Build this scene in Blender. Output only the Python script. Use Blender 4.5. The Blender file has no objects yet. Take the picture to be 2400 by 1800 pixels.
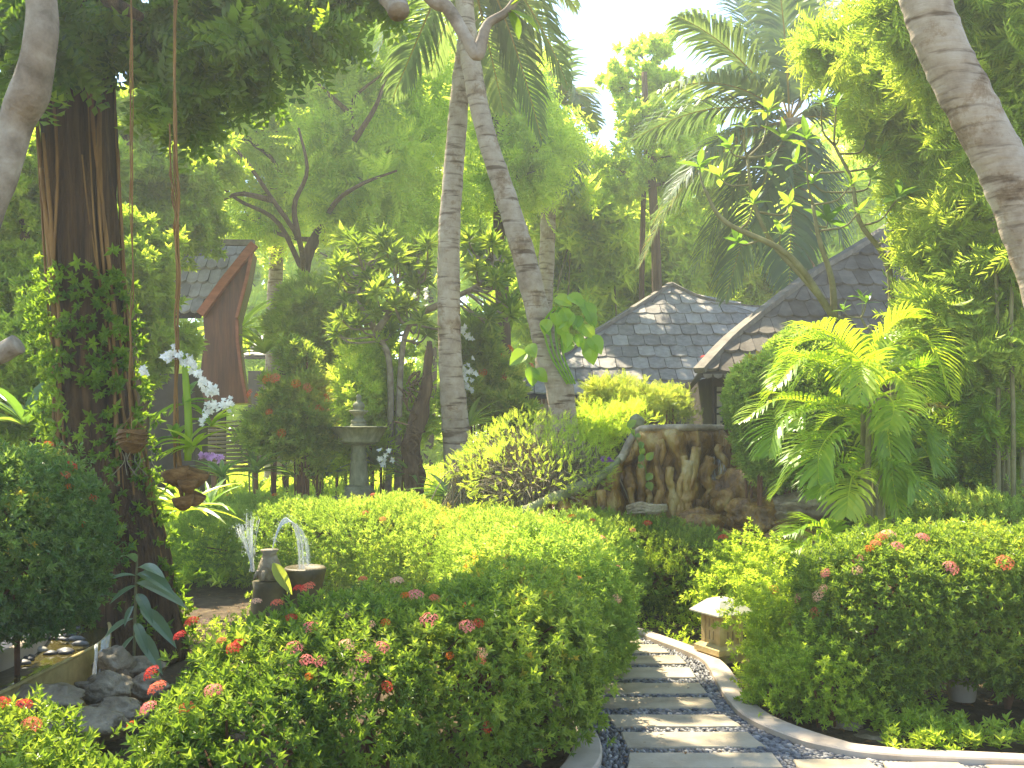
import bpy, math, random
import numpy as np
from mathutils import Vector, noise as mnoise

rng = np.random.default_rng(7)
random.seed(7)
R = math.radians
C = bpy.context.scene.collection
# ------------------------------------------------------------------ camera
F, HZ, H = 2300.0, 1000.0, 1.6        # focal length in photo pixels, horizon row, eye height (m)
sc = bpy.context.scene
cam = bpy.data.objects.new("camera", bpy.data.cameras.new("camera"))
C.objects.link(cam)
cam.location = (0, 0, H); cam.rotation_euler = (R(90), 0, 0)
cam.data.sensor_width = 36; cam.data.lens = 36 * F / 2400
cam.data.shift_y = (HZ - 900) / 2400
cam.data.clip_start = 0.05; cam.data.clip_end = 500
sc.camera = cam
# ------------------------------------------------------------------ light
SUN_EL, SUN_X, SUN_Y = 57.0, -0.60, 0.74      # direction toward the sun: back left
az = math.atan2(SUN_X, SUN_Y)
w = bpy.data.worlds.new("World"); sc.world = w; w.use_nodes = True
nt = w.node_tree; nt.nodes.clear()
sky = nt.nodes.new("ShaderNodeTexSky"); sky.sky_type = 'NISHITA'; sky.sun_disc = False
sky.sun_elevation = R(SUN_EL); sky.sun_rotation = az; sky.air_density = 0.9; sky.dust_density = 0.1; sky.ozone_density = 2.2
bg = nt.nodes.new("ShaderNodeBackground"); bg.inputs[1].default_value = 0.12
out = nt.nodes.new("ShaderNodeOutputWorld")
nt.links.new(sky.outputs[0], bg.inputs[0]); nt.links.new(bg.outputs[0], out.inputs[0])
sl = bpy.data.lights.new("sun", 'SUN'); sl.energy = 4.2; sl.angle = R(0.6); sl.color = (1.0, 0.90, 0.68)
so = bpy.data.objects.new("sun", sl); C.objects.link(so)
ce = math.cos(R(SUN_EL)); n_ = math.hypot(SUN_X, SUN_Y)
sdir = Vector((SUN_X / n_ * ce, SUN_Y / n_ * ce, math.sin(R(SUN_EL))))
so.rotation_euler = sdir.to_track_quat('Z', 'Y').to_euler(); so.location = (0, 0, 20)
sc.view_settings.view_transform = 'Standard'; sc.view_settings.look = 'None'
sc.view_settings.exposure = 2.15; sc.view_settings.gamma = 1.0
cy = sc.cycles
cy.max_bounces = 10; cy.diffuse_bounces = 8; cy.glossy_bounces = 3; cy.transmission_bounces = 8
cy.volume_bounces = 0; cy.transparent_max_bounces = 8; cy.sample_clamp_indirect = 6.0
cy.use_denoising = True; cy.caustics_reflective = False; cy.caustics_refractive = False
HAZE = 0.0044

# ------------------------------------------------------------------ helpers
def P(px, py, d): return np.array([(px - 1200) / F * d, d, H - (py - HZ) / F * d])
def G(px, py, z=0.0): return P(px, py, (H - z) * F / (py - HZ))
def unit(v):
    v = np.asarray(v, float); return v / np.maximum(np.linalg.norm(v, axis=-1, keepdims=True), 1e-9)
def sn(p, f, seed=0):
    r = np.random.default_rng(seed + 99); o = 0
    for k in range(6):
        kv = unit(r.normal(size=3)) * f * (0.6 + 0.35 * k); o = o + np.sin(p @ kv + r.uniform(0, 6.28)) / (1 + .3 * k)
    return o / 3.0
def smooth_pts(pts, n):
    pts = np.asarray(pts, float); m = len(pts)
    if m < 3: t = np.linspace(0, 1, n)[:, None]; return pts[0] * (1 - t) + pts[-1] * t
    q = np.vstack([2 * pts[0] - pts[1], pts, 2 * pts[-1] - pts[-2]]); outp = []
    for u in np.linspace(0, m - 1 - 1e-6, n):
        i = int(u); t = u - i; a, b, c, d = q[i], q[i + 1], q[i + 2], q[i + 3]
        outp.append(.5 * ((2 * b) + (c - a) * t + (2 * a - 5 * b + 4 * c - d) * t * t + (3 * b - a - 3 * c + d) * t ** 3))
    return np.array(outp)

def tag(o, label=None, cat=None, group=None, kind=None):
    if label: o["label"] = label
    if cat: o["category"] = cat
    if group: o["group"] = group
    if kind: o["kind"] = kind
    return o
def thing(name, loc, label, cat, group=None):
    o = bpy.data.objects.new(name, None); C.objects.link(o); o.location = tuple(float(v) for v in loc)
    o.empty_display_size = .1
    return tag(o, label, cat, group)
def origin(o):
    p = np.zeros(3)
    while o is not None: p = p + np.array(o.location); o = o.parent
    return p
class MB:
    """collects triangles/quads in world coordinates"""
    def __init__(s): s.V = []; s.T = []; s.Q = []; s.A = []; s.B = []; s.n = 0
    def add(s, V, T=None, Q=None, a=.5, b=.5):
        V = np.asarray(V, float).reshape(-1, 3)
        if T is not None and len(T): s.T.append(np.asarray(T, int).reshape(-1, 3) + s.n)
        if Q is not None and len(Q): s.Q.append(np.asarray(Q, int).reshape(-1, 4) + s.n)
        s.V.append(V); s.A.append(np.broadcast_to(np.asarray(a, float).ravel(), len(V)) if np.size(a) == 1 else np.asarray(a, float))
        s.B.append(np.broadcast_to(np.asarray(b, float).ravel(), len(V)) if np.size(b) == 1 else np.asarray(b, float))
        s.n += len(V); return s
    def mesh(s, name, mat, off, smooth=False):
        V = np.vstack(s.V) - off
        T = np.vstack(s.T) if s.T else np.zeros((0, 3), int); Q = np.vstack(s.Q) if s.Q else np.zeros((0, 4), int)
        me = bpy.data.meshes.new(name)
        me.vertices.add(len(V)); me.vertices.foreach_set("co", V.astype(np.float32).ravel())
        nl = T.size + Q.size; me.loops.add(nl)
        me.loops.foreach_set("vertex_index", np.concatenate([T.ravel(), Q.ravel()]).astype(np.int32))
        me.polygons.add(len(T) + len(Q))
        st = np.concatenate([np.arange(len(T)) * 3, T.size + np.arange(len(Q)) * 4]).astype(np.int32)
        me.polygons.foreach_set("loop_start", st)
        me.update(calc_edges=True)
        for nm, arr in (("rnd", s.A), ("clump", s.B)):
            at = me.attributes.new(nm, 'FLOAT', 'POINT'); at.data.foreach_set("value", np.concatenate(arr).astype(np.float32))
        me.shade_smooth() if smooth else me.shade_flat()
        me.materials.append(mat)
        return me
    def build(s, name, mat, parent=None, org=None, smooth=False):
        off = origin(parent) if parent is not None else (np.asarray(org, float) if org is not None else np.zeros(3))
        o = bpy.data.objects.new(name, s.mesh(name, mat, off, smooth)); C.objects.link(o)
        if parent is not None: o.parent = parent
        else: o.location = tuple(float(v) for v in off)
        return o
    # primitives
    def tube(s, pts, rad, sides=8, a=.5, b=.5, seg=None, wob=0, cap=True, seed=0, flute=0, nfl=5, squash=1):
        pts = np.asarray(pts, float)
        if seg: 
            rr = np.interp(np.linspace(0, 1, seg), np.linspace(0, 1, len(pts)), np.broadcast_to(rad, len(pts))); pts = smooth_pts(pts, seg); rad = rr
        n = len(pts); rad = np.broadcast_to(rad, n)
        t = unit(np.gradient(pts, axis=0)); ref = np.array([0, 0, 1.]) if abs(t[:, 2]).mean() < .8 else np.array([0, 1., 0])
        x = unit(np.cross(t, ref)); y = np.cross(x, t)
        an = np.arange(sides) * 2 * np.pi / sides
        rr = rad[:, None] * np.ones(sides)[None]
        if flute: rr = rr * (1 + flute * np.cos(nfl * an[None] + seed + 1.2 * np.sin(np.arange(n) * .35)[:, None]) + flute * .6 * np.cos((nfl * 2 + 1) * an[None] + seed * 2 + .15 * np.arange(n)[:, None]))
        V = pts[:, None] + rr[..., None] * (np.cos(an)[None, :, None] * x[:, None] + squash * np.sin(an)[None, :, None] * y[:, None])
        if wob: V = V + wob * rad[:, None, None] * (sn(V.reshape(-1, 3), 3.0 / max(rad.mean(), .01) * .6, seed).reshape(n, sides, 1)) * unit(V - pts[:, None])
        i = np.arange(n - 1)[:, None] * sides; j = np.arange(sides)[None]; k = (j + 1) % sides
        Q = np.stack([i + j, i + k, i + sides + k, i + sides + j], -1).reshape(-1, 4)
        V = V.reshape(-1, 3); T = []
        if cap:
            V = np.vstack([V, pts[:1], pts[-1:]]); c0, c1 = n * sides, n * sides + 1
            T = [(c0, (q + 1) % sides, q) for q in range(sides)] + [(c1, (n - 1) * sides + q, (n - 1) * sides + (q + 1) % sides) for q in range(sides)]
        return s.add(V, T, Q, a, b)
    def box(s, c, h, rot=0, a=.5, b=.5, bev=0):
        x, y, z = h; pr = []
        if bev:
            for zz, ins in ((-z, bev), (-z + bev, 0), (z - bev, 0), (z, bev)):
                pr += [(-x + ins, -y + ins, zz), (x - ins, -y + ins, zz), (x - ins, y - ins, zz), (-x + ins, y - ins, zz)]
            Q = [(3, 2, 1, 0), (12, 13, 14, 15)]
            for l in range(3):
                for q in range(4): Q.append((l * 4 + q, l * 4 + (q + 1) % 4, l * 4 + 4 + (q + 1) % 4, l * 4 + 4 + q))
        else:
            pr = [(-x, -y, -z), (x, -y, -z), (x, y, -z), (-x, y, -z), (-x, -y, z), (x, -y, z), (x, y, z), (-x, y, z)]
            Q = [(3, 2, 1, 0), (4, 5, 6, 7), (0, 1, 5, 4), (1, 2, 6, 5), (2, 3, 7, 6), (3, 0, 4, 7)]
        V = np.array(pr, float); cr, sr = math.cos(rot), math.sin(rot)
        V = np.stack([V[:, 0] * cr - V[:, 1] * sr, V[:, 0] * sr + V[:, 1] * cr, V[:, 2]], 1) + np.asarray(c, float)
        return s.add(V, None, Q, a, b)
    def lathe(s, c, prof, sides=32, a=.5, b=.5, wob=0):
        c = np.asarray(c, float); pr = np.array(prof, float); n = len(pr); an = np.arange(sides) * 2 * np.pi / sides
        V = np.stack([pr[:, 0:1] * np.cos(an), pr[:, 0:1] * np.sin(an), np.broadcast_to(pr[:, 1:2], (n, sides))], -1) + c
        i = np.arange(n - 1)[:, None] * sides; j = np.arange(sides)[None]; k = (j + 1) % sides
        Q = np.stack([i + j, i + k, i + sides + k, i + sides + j], -1).reshape(-1, 4)
        return s.add(V.reshape(-1, 3), None, Q, a, b)
    def prism(s, poly, off, a=.5, b=.5):
        poly = np.asarray(poly, float); n = len(poly); off = np.asarray(off, float)
        V = np.vstack([poly, poly + off, poly.mean(0)[None], poly.mean(0)[None] + off])
        T = [(2 * n, (i + 1) % n, i) for i in range(n)] + [(2 * n + 1, n + i, n + (i + 1) % n) for i in range(n)]
        Q = [(i, (i + 1) % n, n + (i + 1) % n, n + i) for i in range(n)]
        return s.add(V, T, Q, a, b)
    def put(s, tpl, pos, Rm, sca, a=None, b=None):
        tv, tf = tpl; n = len(pos); k = len(tv)
        if n == 0: return s
        V = pos[:, None] + sca[:, None, None] * np.einsum('nij,kj->nki', Rm, tv)
        T = tf[None] + (np.arange(n) * k)[:, None, None]
        a = rng.random(n) if a is None else a; b = np.full(n, .5) if b is None else b
        if not hasattr(s, 'tri0'): pass
        return s.add(V.reshape(-1, 3), T.reshape(-1, 3), None, np.repeat(a, k), np.repeat(b, k))

def frames(z, roll=True):
    """orthonormal frames whose Z column is z (N,3)"""
    z = unit(z); n = len(z); r = unit(rng.normal(size=(n, 3)))
    x = unit(np.cross(z, r)); y = np.cross(z, x); return np.stack([x, y, z], -1)
def frames_y(yv, zh):
    yv = unit(yv); x = unit(np.cross(yv, zh)); z = np.cross(x, yv); return np.stack([x, yv, z], -1)
# ---- leaf templates: length 1 along the growth direction
def leaf(w=.4, fold=.12, droop=.12, segs=1, wide=.45):
    if segs == 1:
        return np.array([(0, 0, 0), (w / 2, wide, fold), (0, 1, -droop), (-w / 2, wide, fold)]), np.array([(0, 1, 2), (0, 2, 3)])
    V = []; T = []
    for i in range(segs + 1):
        t = i / segs; ww = w / 2 * math.sin(math.pi * min(1, (t ** (.9 if wide < .5 else 1.2)) * .97 + .03)) ** .8
        zz = .35 * t * .0 - droop * t * t; yy = t
        V += [(-ww, yy, zz + fold * ww * 2), (0, yy, zz), (ww, yy, zz + fold * ww * 2)]
    for i in range(segs):
        a = i * 3
        T += [(a, a + 1, a + 4), (a, a + 4, a + 3), (a + 1, a + 2, a + 5), (a + 1, a + 5, a + 4)]
    return np.array(V), np.array(T)
def join(parts):
    V = []; T = []; n = 0
    for v, t in parts: V.append(v); T.append(t + n); n += len(v)
    return np.vstack(V), np.vstack(T)
def place(tpl, pos, yd, zh, s):
    v, t = tpl; f = frames_y(np.array([yd], float), np.array([zh], float))[0]; return (v * s) @ f.T + np.asarray(pos, float), t
def whorl(n=8, lf=None, open_=(.25, 1.3), seed=0, h=.5):
    r = np.random.default_rng(seed); lf = lf or leaf(); ps = []
    for i in range(n):
        t = i / max(1, n - 1); an = i * 2.4 + r.uniform(-.3, .3); ph = open_[1] * (1 - t) + open_[0] * t + r.uniform(-.2, .2)
        yd = (math.cos(an) * math.sin(ph), math.sin(an) * math.sin(ph), math.cos(ph))
        zh = (-math.cos(an) * math.cos(ph), -math.sin(an) * math.cos(ph), math.sin(ph))
        ps.append(place(lf, (0, 0, t * h), yd, zh, r.uniform(.75, 1.1)))
    return join(ps)
def spray(n=9, lf=None, L=1.0, ll=.3, arch=.35, seed=0, up=.55):
    """pinnate leaf along +Z that arches toward +Y"""
    r = np.random.default_rng(seed); lf = lf or leaf(.3, .05, .1); ps = []
    for i in range(n):
        t = (i + .7) / n; p = np.array([0, arch * t * t, L * t]); tn = unit(np.array([0, 2 * arch * t, L]))
        for sd in (-1, 1):
            yd = unit(np.array([sd, 0, 0]) * 1.0 + tn * up + np.array([0, .2, -.15]) + r.normal(size=3) * .08)
            ps.append(place(lf, p, yd, (0, -1, .3), ll * (1 - .5 * abs(t - .4)) * r.uniform(.8, 1.15)))
    return join(ps)
WH = [whorl(8, leaf(.42, .1, .15), (.3, 1.35), s_) for s_ in range(4)]
WHN = [whorl(9, leaf(.26, .08, .1), (.1, 1.1), 10 + s_, .8) for s_ in range(4)]
WHB = [whorl(7, leaf(.36, .1, .25, 4), (.35, 1.4), 20 + s_, .15) for s_ in range(3)]
SP = [spray(9, seed=s_, arch=a_) for s_, a_ in enumerate((.3, .5, .15, .6))]
SPF = [spray(9, leaf(.30, .05, .1), 1., .30, a_, s_, .8) for s_, a_ in enumerate((.4, .7, .2))]
WEEP = [spray(9, leaf(.17, .02, .25), 1., .42, a_, 90 + s_, 1.3) for s_, a_ in enumerate((.5, .8, .3))]
BAM = [whorl(7, leaf(.19, .03, .35), (.3, 1.0), 30 + s_, .35) for s_ in range(4)]

# ------------------------------------------------------------------ materials
def newmat(name):
    m = bpy.data.materials.new(name); m.use_nodes = True; t = m.node_tree; t.nodes.clear(); return m, t
def N(t, typ, **kw):
    n = t.nodes.new(typ)
    for k, v in kw.items():
        if k.startswith('i_'): n.inputs[k[2:]].default_value = v
        else: setattr(n, k, v)
    return n
def ramp(t, fac, stops):
    n = t.nodes.new("ShaderNodeValToRGB"); e = n.color_ramp.elements
    while len(e) > 1: e.remove(e[-1])
    for i, (p, c) in enumerate(stops):
        x = e[0] if i == 0 else e.new(p); x.position = p; x.color = (*c, 1)
    t.links.new(fac, n.inputs[0]); return n.outputs[0]
def leafmat(name, c0, c1, c2, trans=.45, gloss=.35, spec=.4, tcol=None, yellow=None):
    if tcol is None: c0, c1, c2 = [(min(.9, c[0] * 1.24), c[1] * 1.04, c[2] * 1.3 + .006) for c in (c0, c1, c2)]
    m, t = newmat(name)
    a = N(t, "ShaderNodeAttribute", attribute_name="rnd"); b = N(t, "ShaderNodeAttribute", attribute_name="clump")
    mx = N(t, "ShaderNodeMath", operation='MULTIPLY_ADD'); mx.inputs[1].default_value = .55
    mb = N(t, "ShaderNodeMath", operation='MULTIPLY'); mb.inputs[1].default_value = .45
    t.links.new(b.outputs['Fac'], mb.inputs[0]); t.links.new(a.outputs['Fac'], mx.inputs[0]); t.links.new(mb.outputs[0], mx.inputs[2])
    st = [(0.05, c0), (.45, c1), (.9, c2)]
    if yellow: st[2] = (.86, c2); st.append((.93, yellow))
    col = ramp(t, mx.outputs[0], st)
    pb = N(t, "ShaderNodeBsdfPrincipled"); pb.inputs['Roughness'].default_value = gloss; pb.inputs['Specular IOR Level'].default_value = spec
    t.links.new(col, pb.inputs['Base Color'])
    tr = N(t, "ShaderNodeBsdfTranslucent")
    mc = N(t, "ShaderNodeMix", data_type='RGBA', blend_type='MULTIPLY'); mc.inputs[0].default_value = 1
    t.links.new(col, mc.inputs[6]); mc.inputs[7].default_value = (*(tcol or (2.3, 2.15, 1.0)), 1); t.links.new(mc.outputs[2], tr.inputs[0])
    ms = N(t, "ShaderNodeMixShader"); ms.inputs[0].default_value = trans
    o = N(t, "ShaderNodeOutputMaterial"); t.links.new(pb.outputs[0], ms.inputs[1]); t.links.new(tr.outputs[0], ms.inputs[2]); t.links.new(ms.outputs[0], o.inputs[0])
    return m
def stonemat(name, stops, scale=6, rough=.85, bump=.3, detail=6, spec=.3, stretch=(1, 1, 1), attr=0, bdist=.02, scale2=None, wave=None):
    m, t = newmat(name)
    tc = N(t, "ShaderNodeTexCoord"); mp = N(t, "ShaderNodeMapping"); mp.inputs['Scale'].default_value = stretch
    t.links.new(tc.outputs['Object'], mp.inputs[0])
    nz = N(t, "ShaderNodeTexNoise"); nz.inputs['Scale'].default_value = scale; nz.inputs['Detail'].default_value = detail; nz.inputs['Roughness'].default_value = .62
    t.links.new(mp.outputs[0], nz.inputs['Vector']); fac = nz.outputs['Fac']
    if attr:
        a = N(t, "ShaderNodeAttribute", attribute_name="rnd"); s1 = N(t, "ShaderNodeMath", operation='MULTIPLY_ADD')
        s1.inputs[1].default_value = attr; s2 = N(t, "ShaderNodeMath", operation='SUBTRACT'); s2.inputs[1].default_value = attr / 2
        t.links.new(a.outputs['Fac'], s1.inputs[0]); t.links.new(fac, s1.inputs[2]); t.links.new(s1.outputs[0], s2.inputs[0]); fac = s2.outputs[0]
    col = ramp(t, fac, stops)
    pb = N(t, "ShaderNodeBsdfPrincipled"); pb.inputs['Roughness'].default_value = rough; pb.inputs['Specular IOR Level'].default_value = spec
    t.links.new(col, pb.inputs['Base Color'])
    n2 = N(t, "ShaderNodeTexNoise"); n2.inputs['Scale'].default_value = scale2 or scale * 5; n2.inputs['Detail'].default_value = 5
    t.links.new(mp.outputs[0], n2.inputs['Vector'])
    bp = N(t, "ShaderNodeBump"); bp.inputs['Strength'].default_value = bump; bp.inputs['Distance'].default_value = bdist
    t.links.new(n2.outputs['Fac'], bp.inputs['Height']); t.links.new(bp.outputs[0], pb.inputs['Normal'])
    o = N(t, "ShaderNodeOutputMaterial"); t.links.new(pb.outputs[0], o.inputs[0]); return m
def petal(name, c, trans=.35):
    c0 = tuple(v * .75 for v in c); c2 = tuple(min(1, v * 1.15 + .03) for v in c)
    return leafmat(name, c0, c, c2, trans, .6, .2, (1.2, 1.1, 1.1))
M = {}
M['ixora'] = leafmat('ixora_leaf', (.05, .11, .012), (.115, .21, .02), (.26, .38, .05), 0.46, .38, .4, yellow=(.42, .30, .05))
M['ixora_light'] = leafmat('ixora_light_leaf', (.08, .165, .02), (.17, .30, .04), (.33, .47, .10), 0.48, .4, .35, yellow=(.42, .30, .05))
M['dark'] = leafmat('dark_leaf', (.04, .10, .02), (.075, .16, .03), (.15, .26, .05), 0.42, .28, .5, yellow=(.42, .30, .05))
M['ficus'] = leafmat('fig_leaf', (.04, .10, .010), (.09, .18, .014), (.17, .29, .02), 0.55, .3, .45)
M['feather'] = leafmat('feathery_leaf', (.15, .27, .035), (.27, .42, .05), (.42, .56, .09), 0.62, .5, .25)
M['bamboo'] = leafmat('bamboo_leaf', (.13, .23, .025), (.23, .36, .045), (.38, .50, .085), 0.55, .45, .3)
M['grove'] = leafmat('grove_leaf', (.20, .33, .055), (.31, .46, .075), (.46, .60, .12), 0.6, .5, .25)
M['palm'] = leafmat('coconut_leaf', (.05, .10, .03), (.09, .165, .045), (.17, .25, .08), 0.42, .35, .5, yellow=(.32, .24, .05))
M['areca'] = leafmat('areca_leaf', (.09, .20, .008), (.17, .32, .014), (.32, .44, .03), .5, .33, .5)
M['plum'] = leafmat('frangipani_leaf', (.05, .13, .015), (.09, .20, .02), (.18, .30, .04), .5, .35, .4)
M['bright'] = leafmat('bright_leaf', (.12, .22, .02), (.21, .34, .03), (.33, .46, .07), 0.56, .35, .4)
M['croton'] = leafmat('mixed_leaf', (.09, .18, .025), (.18, .29, .04), (.33, .42, .08), 0.55, .35, .45, yellow=(.30, .26, .04))
M['strap'] = leafmat('strap_leaf', (.05, .13, .015), (.10, .22, .03), (.20, .32, .06), .35, .35, .5)
M['glaucous'] = leafmat('glaucous_leaf', (.06, .14, .05), (.10, .19, .08), (.17, .27, .13), .25, .35, .5)
M['twig'] = leafmat('twig_stem', (.10, .12, .05), (.20, .21, .10), (.34, .33, .20), .2, .7, .2)
M['heart'] = leafmat('creeper_leaf', (.10, .24, .008), (.17, .34, .012), (.26, .42, .03), .5, .3, .5)
M['bark'] = stonemat('brown_bark', [(.3, (.06, .035, .018)), (.55, (.13, .08, .04)), (.75, (.22, .15, .08))], 3, .9, .8, stretch=(6, 6, .6), bdist=.03)
M['ficusbark'] = stonemat('fig_bark', [(.3, (.035, .018, .008)), (.5, (.085, .045, .018)), (.72, (.19, .105, .04))], 2.2, .85, 1.0, stretch=(7, 7, .35), bdist=.05)
M['root'] = stonemat('aerial_root', [(.3, (.13, .065, .018)), (.6, (.28, .15, .045)), (.8, (.36, .22, .08))], 3, .8, .6, stretch=(5, 5, .5), bdist=.01)
M['greybark'] = stonemat('grey_bark', [(.3, (.15, .115, .075)), (.5, (.28, .225, .16)), (.72, (.42, .36, .27))], 9, .9, .7, bdist=.01)
M['stem'] = stonemat('olive_stem', [(.3, (.14, .12, .045)), (.6, (.24, .22, .10)), (.8, (.36, .33, .18))], 8, .8, .4, bdist=.01)
M['redstem'] = stonemat('brown_stem', [(.3, (.08, .035, .018)), (.6, (.17, .075, .035)), (.8, (.24, .13, .07))], 12, .8, .4, bdist=.01)
def palmbark():
    m, t = newmat('coconut_trunk')
    tc = N(t, "ShaderNodeTexCoord"); nz = N(t, "ShaderNodeTexNoise"); nz.inputs['Scale'].default_value = 5; nz.inputs['Detail'].default_value = 8; nz.inputs['Roughness'].default_value = .7
    t.links.new(tc.outputs['Object'], nz.inputs['Vector'])
    n2 = N(t, "ShaderNodeTexNoise"); n2.inputs['Scale'].default_value = 1.0; n2.inputs['Detail'].default_value = 4
    mp = N(t, "ShaderNodeMapping"); mp.inputs['Scale'].default_value = (3, 3, 22); t.links.new(tc.outputs['Object'], mp.inputs[0]); t.links.new(mp.outputs[0], n2.inputs['Vector'])
    c1 = ramp(t, nz.outputs['Fac'], [(.3, (.25, .185, .125)), (.5, (.40, .32, .23)), (.7, (.50, .42, .32))])
    c2 = ramp(t, n2.outputs['Fac'], [(.33, (.33, .27, .22)), (.45, (1, 1, 1)), (.62, (1, 1, 1)), (.8, (1.0, 1.0, 1.0))])
    m0 = N(t, "ShaderNodeMix", data_type='RGBA', blend_type='MULTIPLY'); m0.inputs[0].default_value = .9
    t.links.new(c1, m0.inputs[6]); t.links.new(c2, m0.inputs[7])
    n3 = N(t, "ShaderNodeTexNoise"); n3.inputs['Scale'].default_value = 2.3; n3.inputs['Detail'].default_value = 7; n3.inputs['Roughness'].default_value = .75; t.links.new(tc.outputs['Object'], n3.inputs['Vector'])
    c3_ = ramp(t, n3.outputs['Fac'], [(.34, (.42, .33, .24)), (.42, (.72, .64, .54)), (.47, (1, 1, 1)), (.68, (1, 1, 1)), (.76, (.88, .95, .78))])
    mx = N(t, "ShaderNodeMix", data_type='RGBA', blend_type='MULTIPLY'); mx.inputs[0].default_value = .9; t.links.new(m0.outputs[2], mx.inputs[6]); t.links.new(c3_, mx.inputs[7])
    pb = N(t, "ShaderNodeBsdfPrincipled"); pb.inputs['Roughness'].default_value = .85; pb.inputs['Specular IOR Level'].default_value = .2
    t.links.new(mx.outputs[2], pb.inputs['Base Color'])
    bp = N(t, "ShaderNodeBump"); bp.inputs['Strength'].default_value = .7; bp.inputs['Distance'].default_value = .02
    t.links.new(n2.outputs['Fac'], bp.inputs['Height']); t.links.new(bp.outputs[0], pb.inputs['Normal'])
    o = N(t, "ShaderNodeOutputMaterial"); t.links.new(pb.outputs[0], o.inputs[0]); return m
M['palmbark'] = palmbark()
M['soil'] = stonemat('soil', [(.3, (.035, .022, .010)), (.55, (.09, .06, .03)), (.75, (.17, .12, .06))], 9, .95, .8, bdist=.02)
M['kerb'] = stonemat('kerb_stone', [(.25, (.31, .24, .175)), (.5, (.46, .37, .28)), (.75, (.54, .45, .35))], 4, .75, .25, bdist=.004)
M['slab'] = stonemat('sandstone', [(.25, (.24, .185, .115)), (.45, (.36, .29, .19)), (.75, (.46, .38, .265))], 5, .85, .5, bdist=.006, attr=.25, scale2=60)
M['mortar'] = stonemat('mortar', [(.3, (.05, .05, .05)), (.7, (.12, .11, .10))], 20, .9, .5)
M['pebble'] = stonemat('pebble_stone', [(.15, (.04, .038, .042)), (.45, (.10, .097, .10)), (.7, (.19, .18, .17)), (.9, (.34, .31, .27))], 30, .5, .15, attr=.9, spec=.5, bdist=.003)
M['tile'] = stonemat('roof_shingle', [(.25, (.17, .15, .128)), (.5, (.27, .24, .205)), (.8, (.39, .35, .30))], 3, .65, .5, stretch=(3, 3, 1), attr=.5, bdist=.01, spec=.45)
M['tileshade'] = stonemat('shaded_brown_shingle', [(.25, (.07, .055, .038)), (.5, (.12, .098, .072)), (.8, (.19, .16, .12))], 2.5, .8, .5, stretch=(2, 2, 1), attr=.35, bdist=.01)  # front slope's shade is put into these darker, browner shingle colours
M['ridge'] = stonemat('ridge_board', [(.3, (.12, .10, .078)), (.7, (.26, .225, .175))], 8, .8, .4)
M['redwood'] = stonemat('red_board', [(.3, (.30, .09, .04)), (.7, (.46, .16, .08))], 6, .55, .2, stretch=(1, 1, 3))
M['darkwood'] = stonemat('dark_board', [(.3, (.08, .026, .007)), (.6, (.19, .065, .018)), (.8, (.30, .11, .035))], 2, .4, .3, stretch=(6, 6, .6), spec=.5)
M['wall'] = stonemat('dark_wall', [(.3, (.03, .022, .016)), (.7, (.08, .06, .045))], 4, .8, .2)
M['cream'] = stonemat('cream_panel', [(.3, (.40, .36, .24)), (.7, (.55, .50, .36))], 4, .8, .2)
M['mossstone'] = stonemat('mossy_stone', [(.3, (.13, .135, .07)), (.55, (.24, .24, .14)), (.8, (.38, .37, .25))], 7, .75, .5, attr=.0, bdist=.01, stretch=(2, 2, .8))
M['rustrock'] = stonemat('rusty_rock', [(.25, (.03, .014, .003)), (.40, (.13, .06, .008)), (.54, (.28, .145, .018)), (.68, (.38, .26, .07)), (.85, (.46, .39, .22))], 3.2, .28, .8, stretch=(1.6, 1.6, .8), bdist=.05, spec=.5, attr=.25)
M['greyrock'] = stonemat('grey_rock', [(.3, (.15, .105, .055)), (.55, (.33, .26, .16)), (.8, (.56, .47, .33))], 6, .6, .8, bdist=.03, spec=.5)
M['greenrim'] = stonemat('green_rim', [(.3, (.13, .145, .055)), (.55, (.25, .25, .12)), (.8, (.38, .37, .22))], 5, .7, .3, bdist=.01)
M['lantern'] = stonemat('ochre_stone', [(.3, (.36, .26, .10)), (.55, (.52, .40, .19)), (.8, (.62, .52, .30))], 9, .85, .4, bdist=.005)
M['lanternroof'] = stonemat('pale_cement', [(.3, (.36, .33, .24)), (.7, (.50, .47, .37))], 9, .85, .3, bdist=.004)
M['darkstone'] = stonemat('dark_wet_stone', [(.3, (.04, .03, .010)), (.6, (.10, .075, .028)), (.8, (.17, .14, .06))], 6, .5, .5, bdist=.01)
M['black'] = stonemat('hollow_dark', [(.3, (.012, .01, .008)), (.7, (.03, .025, .02))], 4, .9, .1)
M['coconut'] = stonemat('coconut_husk', [(.3, (.10, .045, .012)), (.55, (.23, .12, .035)), (.8, (.38, .24, .10))], 5, .75, .7, stretch=(3, 3, 8), bdist=.02)
M['gold'] = stonemat('gold_rim', [(.3, (.30, .21, .06)), (.7, (.55, .42, .16))], 10, .45, .3, bdist=.005, spec=.6)
M['slat'] = stonemat('bamboo_slat', [(.3, (.16, .115, .055)), (.7, (.34, .27, .15))], 5, .7, .3, stretch=(1, 1, 8))
M['white'] = petal('white_petal', (.85, .86, .78), .4)
for k_, c_ in dict(red=(.64, .05, .03), coral=(.80, .18, .09), pink=(.86, .26, .22), peach=(.90, .50, .30), orange=(.75, .16, .015), purple=(.30, .04, .48), lilac=(.62, .38, .62)).items(): M[k_] = petal(k_ + '_petal', c_)
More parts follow.
